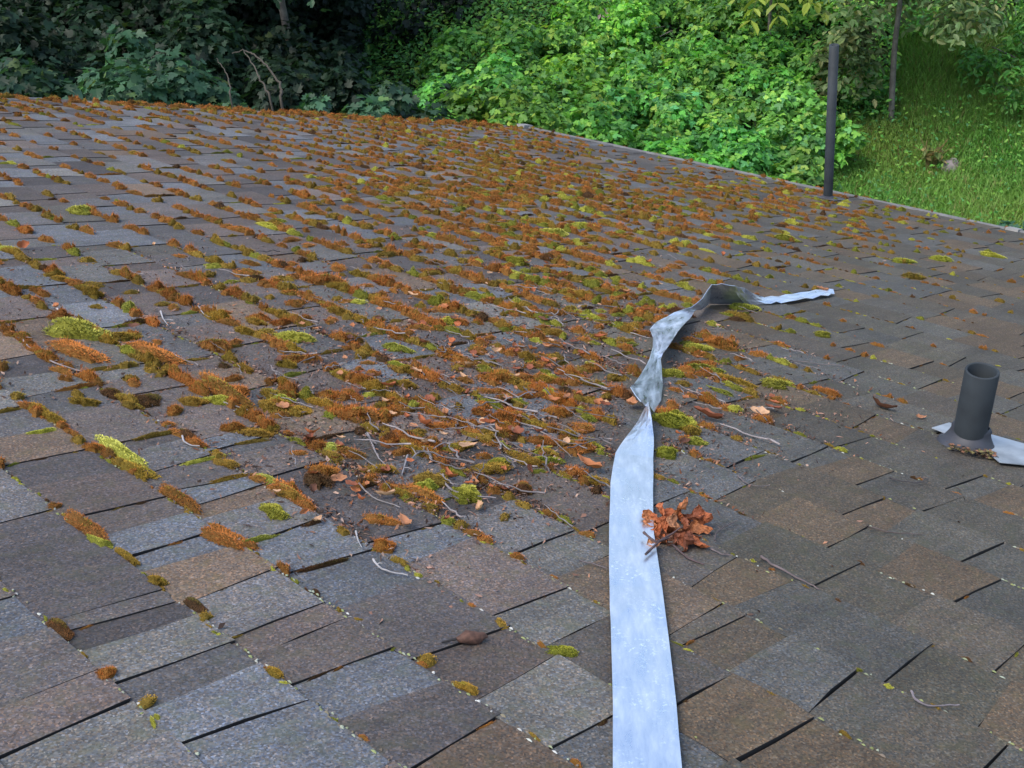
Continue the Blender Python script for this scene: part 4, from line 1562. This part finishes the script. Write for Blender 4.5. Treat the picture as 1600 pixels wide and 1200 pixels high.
# right hand slope: ivy and low shrubs
IVY = [(1575, -10, 14.6, 2.2, 1.3, 'ivy bush at the top right corner'), (1610, 75, 12.6, 1.3, 1.2, 'green shrub at the right picture edge'),
       (1330, 160, 12.4, .8, .9, 'low green mound behind the tall pole'), (1650, 20, 13.0, 2.0, 1.2, 'ivy bush running out of the right edge')]
for px, py, di, w, tn, lab in IVY:
    bush('ivy_bush', px, py, di, w, 'ivy', lab, 'bush', 'ivy mounds on the right slope', tn, hmin=.25)
bush('pale_shrub', 1588, 335, 9.7, .55, 'dark', 'small pale blue-green plant at the right edge behind the eave', 'shrub', None, 2.4, (.9, 1, 1.1), hmin=.25)


def trunk_mesh(h, r0, r1, lean=.0, limbs=0, spread=1.0):
    b = Bag()
    P = np.array([(0, 0, -.3), (lean * .3, .02, h * .35), (lean * .7, -.02, h * .7), (lean, .0, h)])
    b.add(*tube(densify(P, 4), np.linspace(r0, r1, 13), 9))
    for i in range(limbs):
        z = h * rng.uniform(.55, .98)
        a_ = rng.uniform(0, 6.28)
        x0 = lean * z / h
        e = rng.uniform(.5, 1.0) * spread
        P = np.array([(x0, 0, z), (x0 + e * .5 * math.cos(a_), e * .5 * math.sin(a_), z + e * .35), (x0 + e * math.cos(a_), e * math.sin(a_), z + e * .55)])
        b.add(*tube(densify(P, 3), np.linspace(r1 * .8, r1 * .2, 7), 6))
    return b.mesh('trunk', M_BARK, True)


def tree(name, x, y, trunk_h, r0, cz, cw, ch, vars_, label, group, tint, hue=(1, 1, 1), lean=0.0):
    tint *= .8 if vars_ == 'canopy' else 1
    g = float(gz(x, y))
    o = obj(name, None, loc=(x, y, g))
    obj('trunk', trunk_mesh(trunk_h, r0, r0 * .5, lean, 7, cw * .4), o)
    c = obj('crown', foliage(vars_, cw, ch, .03), o, loc=(lean, 0, cz - g))
    c.color = (tint * hue[0], tint * hue[1], tint * hue[2], 1)
    tag(o, label, 'tree', group)
    return o


# shade trees over the left thicket (their low boughs reach into the picture)
def at(px, dist):
    d = ray(px, 0)
    k = dist / math.hypot(d[0], d[1])
    return CAM + d * k


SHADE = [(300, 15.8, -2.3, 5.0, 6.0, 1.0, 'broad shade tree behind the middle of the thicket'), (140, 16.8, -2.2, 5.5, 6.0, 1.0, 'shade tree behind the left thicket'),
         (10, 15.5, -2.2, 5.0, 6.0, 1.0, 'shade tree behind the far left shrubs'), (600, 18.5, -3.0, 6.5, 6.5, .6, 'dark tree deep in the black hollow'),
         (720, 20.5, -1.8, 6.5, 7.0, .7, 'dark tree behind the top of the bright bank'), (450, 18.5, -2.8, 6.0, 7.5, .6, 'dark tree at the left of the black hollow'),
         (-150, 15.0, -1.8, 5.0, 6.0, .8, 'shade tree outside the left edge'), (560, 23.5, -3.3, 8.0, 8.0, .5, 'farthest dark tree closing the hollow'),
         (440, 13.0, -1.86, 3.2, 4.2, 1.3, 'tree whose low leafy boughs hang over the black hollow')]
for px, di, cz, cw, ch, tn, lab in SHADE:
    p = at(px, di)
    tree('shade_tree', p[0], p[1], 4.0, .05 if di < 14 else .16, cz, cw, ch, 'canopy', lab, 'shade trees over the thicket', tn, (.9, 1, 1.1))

# slim young tree on the right slope
gb = hit_ground(1393, 192)
tree('slim_tree', gb[0], gb[1], 2.0, .034, float(gb[2]) + .86, 2.1, 2.0, 'grey', 'slim young tree with grey-green crown and thin bare trunk on the slope', None, 1.3)
# drooping lower bough of the slim tree
bo = [o for o in bpy.data.objects if o.name.startswith('slim_tree')][0]
dl = ray(1325, 95)
pb = CAM + dl * (np.linalg.norm(gb - CAM) * .985)
c = obj('bough', foliage('grey', .75, .75, .03, 1.6), bo, loc=(pb[0] - gb[0], pb[1] - gb[1], pb[2] - gb[2] - .35))

# sapling with long yellow-green compound leaves at the top edge
p = at(1205, 13.2)
g = float(gz(p[0], p[1]))
sap = obj('sapling', None, loc=(p[0], p[1], g))
tag(sap, 'young sapling with drooping yellow-green leaflets at the top edge', 'tree')
hs = float(p[2]) - g + .62
obj('trunk', trunk_mesh(hs, .022, .010), sap)
rt = Vector(RIGHT)
for q in range(9):
    a_ = math.atan2(RIGHT[1], RIGHT[0]) + (q - 4) * .55
    L = rng.uniform(.45, .7)
    st = np.array([(0, 0, hs - .25 - rng.uniform(0, .3))])
    dirv = np.array([math.cos(a_), math.sin(a_), 0])
    u = np.linspace(0, 1, 8)[:, None]
    P = st + dirv * u * L + np.array([0, 0, 1.0]) * (.28 * u - .55 * u ** 2)
    b = Bag()
    V, F = tube(P, np.linspace(.006, .002, 8), 5)
    b.add(V, F, np.array((.12, .16, .04)))
    pos, nr, sz = [], [], []
    for i in range(1, 8):
        for sgn in (-1, 1):
            pos.append(P[i]); sz.append(rng.uniform(.13, .19))
    pos = np.array(pos)
    LV, LF = leaf_shape('ovate')
    for i, pp0 in enumerate(pos):
        sgn = -1 if i % 2 else 1
        sd = np.array([-dirv[1], dirv[0], 0]) * sgn
        tip = sd * .75 + dirv * .4 + np.array([0, 0, -.55 + rng.normal(0, .15)])
        tip /= np.linalg.norm(tip)
        nm = np.array([0, 0, 1.0]) + sd * .4 + rng.normal(0, .15, 3)
        nm -= tip * nm.dot(tip)
        nm /= np.linalg.norm(nm)
        s2 = np.cross(tip, nm)
        s = sz[i]
        V = pp0 + s * (LV[:, :1] * s2 + LV[:, 1:2] * tip + LV[:, 2:] * nm)
        b.add(V, LF, np.array((.28, .36, .055)) * rng.uniform(.75, 1.15))
    o = obj('leaf_frond', b.mesh('leaf_frond', M_LEAF), sap)

# dead arching branches in the thicket
for P, r0, lab in (([(444, 185), (440, 140), (432, 123), (415, 101), (397, 86), (380, 78), (362, 84)], .009, 'arched bare dead branch leaning out of the thicket, upper one'),
                   ([(428, 180), (414, 138), (402, 114), (391, 95), (379, 76)], .0075, 'mossy bare dead branch below the arched one'),
                   ([(366, 180), (360, 135), (352, 112), (338, 90)], .006, 'dim upright dead stem left of the arched branches')):
    Q = []
    for i, (x, y) in enumerate(P):
        d = ray(x, y)
        Q.append(CAM + d * (9.0 + .12 * i) / math.hypot(d[0], d[1]))
    g0 = Q[0].copy()
    g0[2] = float(gz(g0[0], g0[1])) - .1
    Q = densify(np.array([g0] + Q), 6)
    Q[8:] += rng.normal(0, .004, Q[8:].shape)
    o_ = Q[0].copy()
    V, F = tube(Q - o_, np.linspace(r0 * 1.4, r0 * .5, len(Q)), 7)
    o = obj('dead_branch', mesh('dead_branch', V, F, M_DEADW, smooth=True), loc=o_)
    tag(o, lab, 'branch', 'dead branches in the thicket')


# ------------------------------------------------------------------ grass and low leaves
def on_ground(x0, x1, y0, y1, n, mask=None):
    """points on the slope, evenly spread in plan, kept where they fall in a photo window"""
    out = []
    need = n
    while need > 0:
        xy = rng.uniform((7.0, 1.5), (19.0, 13.5), (max(need, 3000) * 6, 2))
        z = gz(xy[:, 0], xy[:, 1])
        P = np.column_stack([xy, z])
        q = proj(P)
        k = (q[:, 0] > x0) & (q[:, 0] < x1) & (q[:, 1] > y0) & (q[:, 1] < y1)
        if mask is not None:
            k &= mask(q[:, 0], q[:, 1])
        out.append(P[k])
        need -= int(k.sum())
        if k.sum() == 0:
            break
    return np.concatenate(out)[:n]


def patch2(P, f1, f2):
    return .5 + .25 * (np.sin(P[:, 0] * f1 + P[:, 1] * f2) + np.sin(P[:, 0] * f2 * 1.7 - P[:, 1] * f1 * 1.3 + 2))


P = on_ground(1180, 1720, 10, 430, 125000, lambda x, y: y > np.where(x < 1300, 190, np.where(x < 1400, 120, 30)))
n = len(P)
hg = rng.uniform(.05, .15, n) * (.6 + .8 * patch2(P, 2.1, 1.3))
a_ = rng.uniform(0, 6.28, n)
lean = rng.uniform(.2, .9, n) * hg
w = rng.uniform(.003, .006, n)
dx, dy = np.cos(a_), np.sin(a_)
b0 = P - np.stack([-dy * w, dx * w, 0 * w + .02], 1)
b1 = P + np.stack([-dy * w, dx * w, 0 * w - .02], 1)
md_ = P + np.stack([dx * lean * .35, dy * lean * .35, hg * .65], 1)
m0, m1 = md_ - np.stack([-dy * w * .7, dx * w * .7, 0 * w], 1), md_ + np.stack([-dy * w * .7, dx * w * .7, 0 * w], 1)
tp = P + np.stack([dx * lean, dy * lean, hg * .95], 1)
V = np.concatenate([b0, b1, m0, m1, tp])
k = np.arange(n)
F = np.concatenate([np.stack([k, k + n, k + 3 * n], 1), np.stack([k, k + 3 * n, k + 2 * n], 1), np.stack([k + 2 * n, k + 3 * n, k + 4 * n], 1)])
pt = patch2(P, 1.3, 2.2)[:, None]
cg = np.array([(.115, .30, .05)]) * (1 - pt) + np.array([(.25, .38, .085)]) * pt
cg = cg * rng.uniform(.65, 1.25, (n, 1))
dry = rng.random(n) < .07
cg[dry] = np.array((.30, .26, .10)) * rng.uniform(.6, 1.1, (dry.sum(), 1))
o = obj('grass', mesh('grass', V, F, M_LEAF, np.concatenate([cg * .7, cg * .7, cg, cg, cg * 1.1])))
tag(o, 'short green grass on the slope at the right behind the eave', 'grass', kind='stuff')

P = on_ground(560, 1760, -60, 380, 46000, lambda x, y: ~(((x > 1290) & (y > 200)) | ((x > 1400) & (y > 75 + .0 * x))))
n = len(P)
nm = np.tile((-.25, -.15, 1.0), (n, 1)) + rng.normal(0, .4, (n, 3))
V, F, C = leaves(P + np.column_stack([np.zeros((n, 2)), rng.uniform(.02, .28, n)]), nm, rng.uniform(.04, .085, n), 'ovate', colours(n, PAL_IVY + PAL_BANK))
C = C * np.where(proj(V)[:, :1] > 1300, 1.35, 1.0)
o = obj('ground_cover', mesh('ground_cover', V, F, M_LEAF, C))
tag(o, 'low leafy ground cover between the bushes of the bank', 'ground cover', kind='stuff')
# weeds dotted in the grass
P = on_ground(1250, 1640, 170, 370, 1500)
n = len(P)
nm = np.tile((-.2, -.1, 1.0), (n, 1)) + rng.normal(0, .5, (n, 3))
V, F, C = leaves(P + np.column_stack([np.zeros((n, 2)), rng.uniform(.05, .18, n)]), nm, rng.uniform(.025, .055, n), 'ovate', colours(n, PAL_BANK))
o = obj('weeds', mesh('weeds', V, F, M_LEAF, C))
tag(o, 'small broad leaved weeds dotted through the grass', 'weeds', kind='stuff')

# stone, dry weed tuft, orange flowers
gs = hit_ground(1487, 270)
V, F = lathe([(.001, .11), (.06, .10), (.10, .06), (.11, .02), (.09, -.03)], 12)
V = V * (1.2, .9, .9) + rng.normal(0, .008, V.shape)
tag(obj('stone', mesh('stone', V, F, M_STONE, smooth=True), loc=gs), 'pale pinkish stone lying in the grass of the slope', 'stone')


def tuft(name, px, py, n, h, cols, label, cat, spread=.18, head=None):
    g0 = hit_ground(px, py)
    o = obj(name, None, loc=g0)
    tag(o, label, cat)
    b = Bag()
    hd = Bag()
    for _ in range(n):
        a_ = rng.uniform(0, 6.28)
        L = h * rng.uniform(.6, 1.1)
        e = spread * rng.uniform(.3, 1.2)
        P = np.array([(0, 0, -.03), (e * .4 * math.cos(a_), e * .4 * math.sin(a_), L * .6), (e * math.cos(a_), e * math.sin(a_), L)]) + rng.normal(0, .02, (3, 3))
        V, F = tube(densify(P, 2), np.linspace(.006, .003, 5), 4)
        b.add(V, F, np.array(cols[rng.integers(len(cols))]) * rng.uniform(.7, 1.1))
        lv, lf, lc = leaves(np.repeat(P[1:2], 3, 0) + rng.normal(0, .03, (3, 3)), rng.normal(0, .4, (3, 3)) + (0, 0, 1), np.full(3, .09), 'ovate', colours(3, cols))
        b.add(lv, lf, lc)
        if head is not None:
            lv, lf, lc = leaves(np.repeat(P[2:3], 6, 0) + rng.normal(0, .012, (6, 3)), rng.normal(0, .6, (6, 3)) + (0, 0, .6), np.full(6, .07), 'ovate', colours(6, [head]))
            hd.add(lv, lf, lc)
            obj('flower_head', hd.mesh('flower_head', M_LEAF), o)
            hd = Bag()
    obj('stalk', b.mesh('stalk', M_LEAF), o)
    return o


tuft('dry_weed', 1452, 272, 14, .38, [(.34, .26, .11), (.14, .18, .05), (.22, .18, .07)], 'yellowed weed tuft beside the stone in the grass', 'weed')
tuft('orange_flowers', 1308, 178, 6, .34, [(.10, .2, .04), (.13, .2, .05)], 'orange flowering plant just right of the tall pole', 'flower', .14, (.62, .20, .05))
tuft('dry_seed_head', 940, 100, 5, .5, [(.2, .2, .1)], 'pale pinkish dry flower heads in the middle of the bank', 'flower', .14, (.45, .36, .33))
# look-alikes get their place in the photograph, counted from the left within their own kind and area
NTH = ('leftmost second third fourth fifth sixth seventh eighth ninth tenth eleventh twelfth thirteenth fourteenth fifteenth sixteenth seventeenth '
       'eighteenth nineteenth twentieth twenty-first twenty-second twenty-third twenty-fourth twenty-fifth twenty-sixth twenty-seventh twenty-eighth twenty-ninth thirtieth thirty-first thirty-second thirty-third thirty-fourth thirty-fifth').split()
same = {}
for o in bpy.data.objects:
    if o.name.split('.')[0] in ('moss_cushion', 'twig', 'dead_leaf') and 'label' in o:
        same.setdefault(o['label'], []).append(o)
for lab, os_ in same.items():
    if len(os_) < 2:
        continue
    os_.sort(key=lambda o: proj(np.array(o.location))[0][0])
    for n_, o in enumerate(os_):
        if n_ == len(os_) - 1:
            o['label'] = 'rightmost ' + lab
        elif n_ < len(NTH):
            o['label'] = NTH[n_] + (' from left, ' if n_ else ' ') + lab
print('done', len(bpy.data.objects))
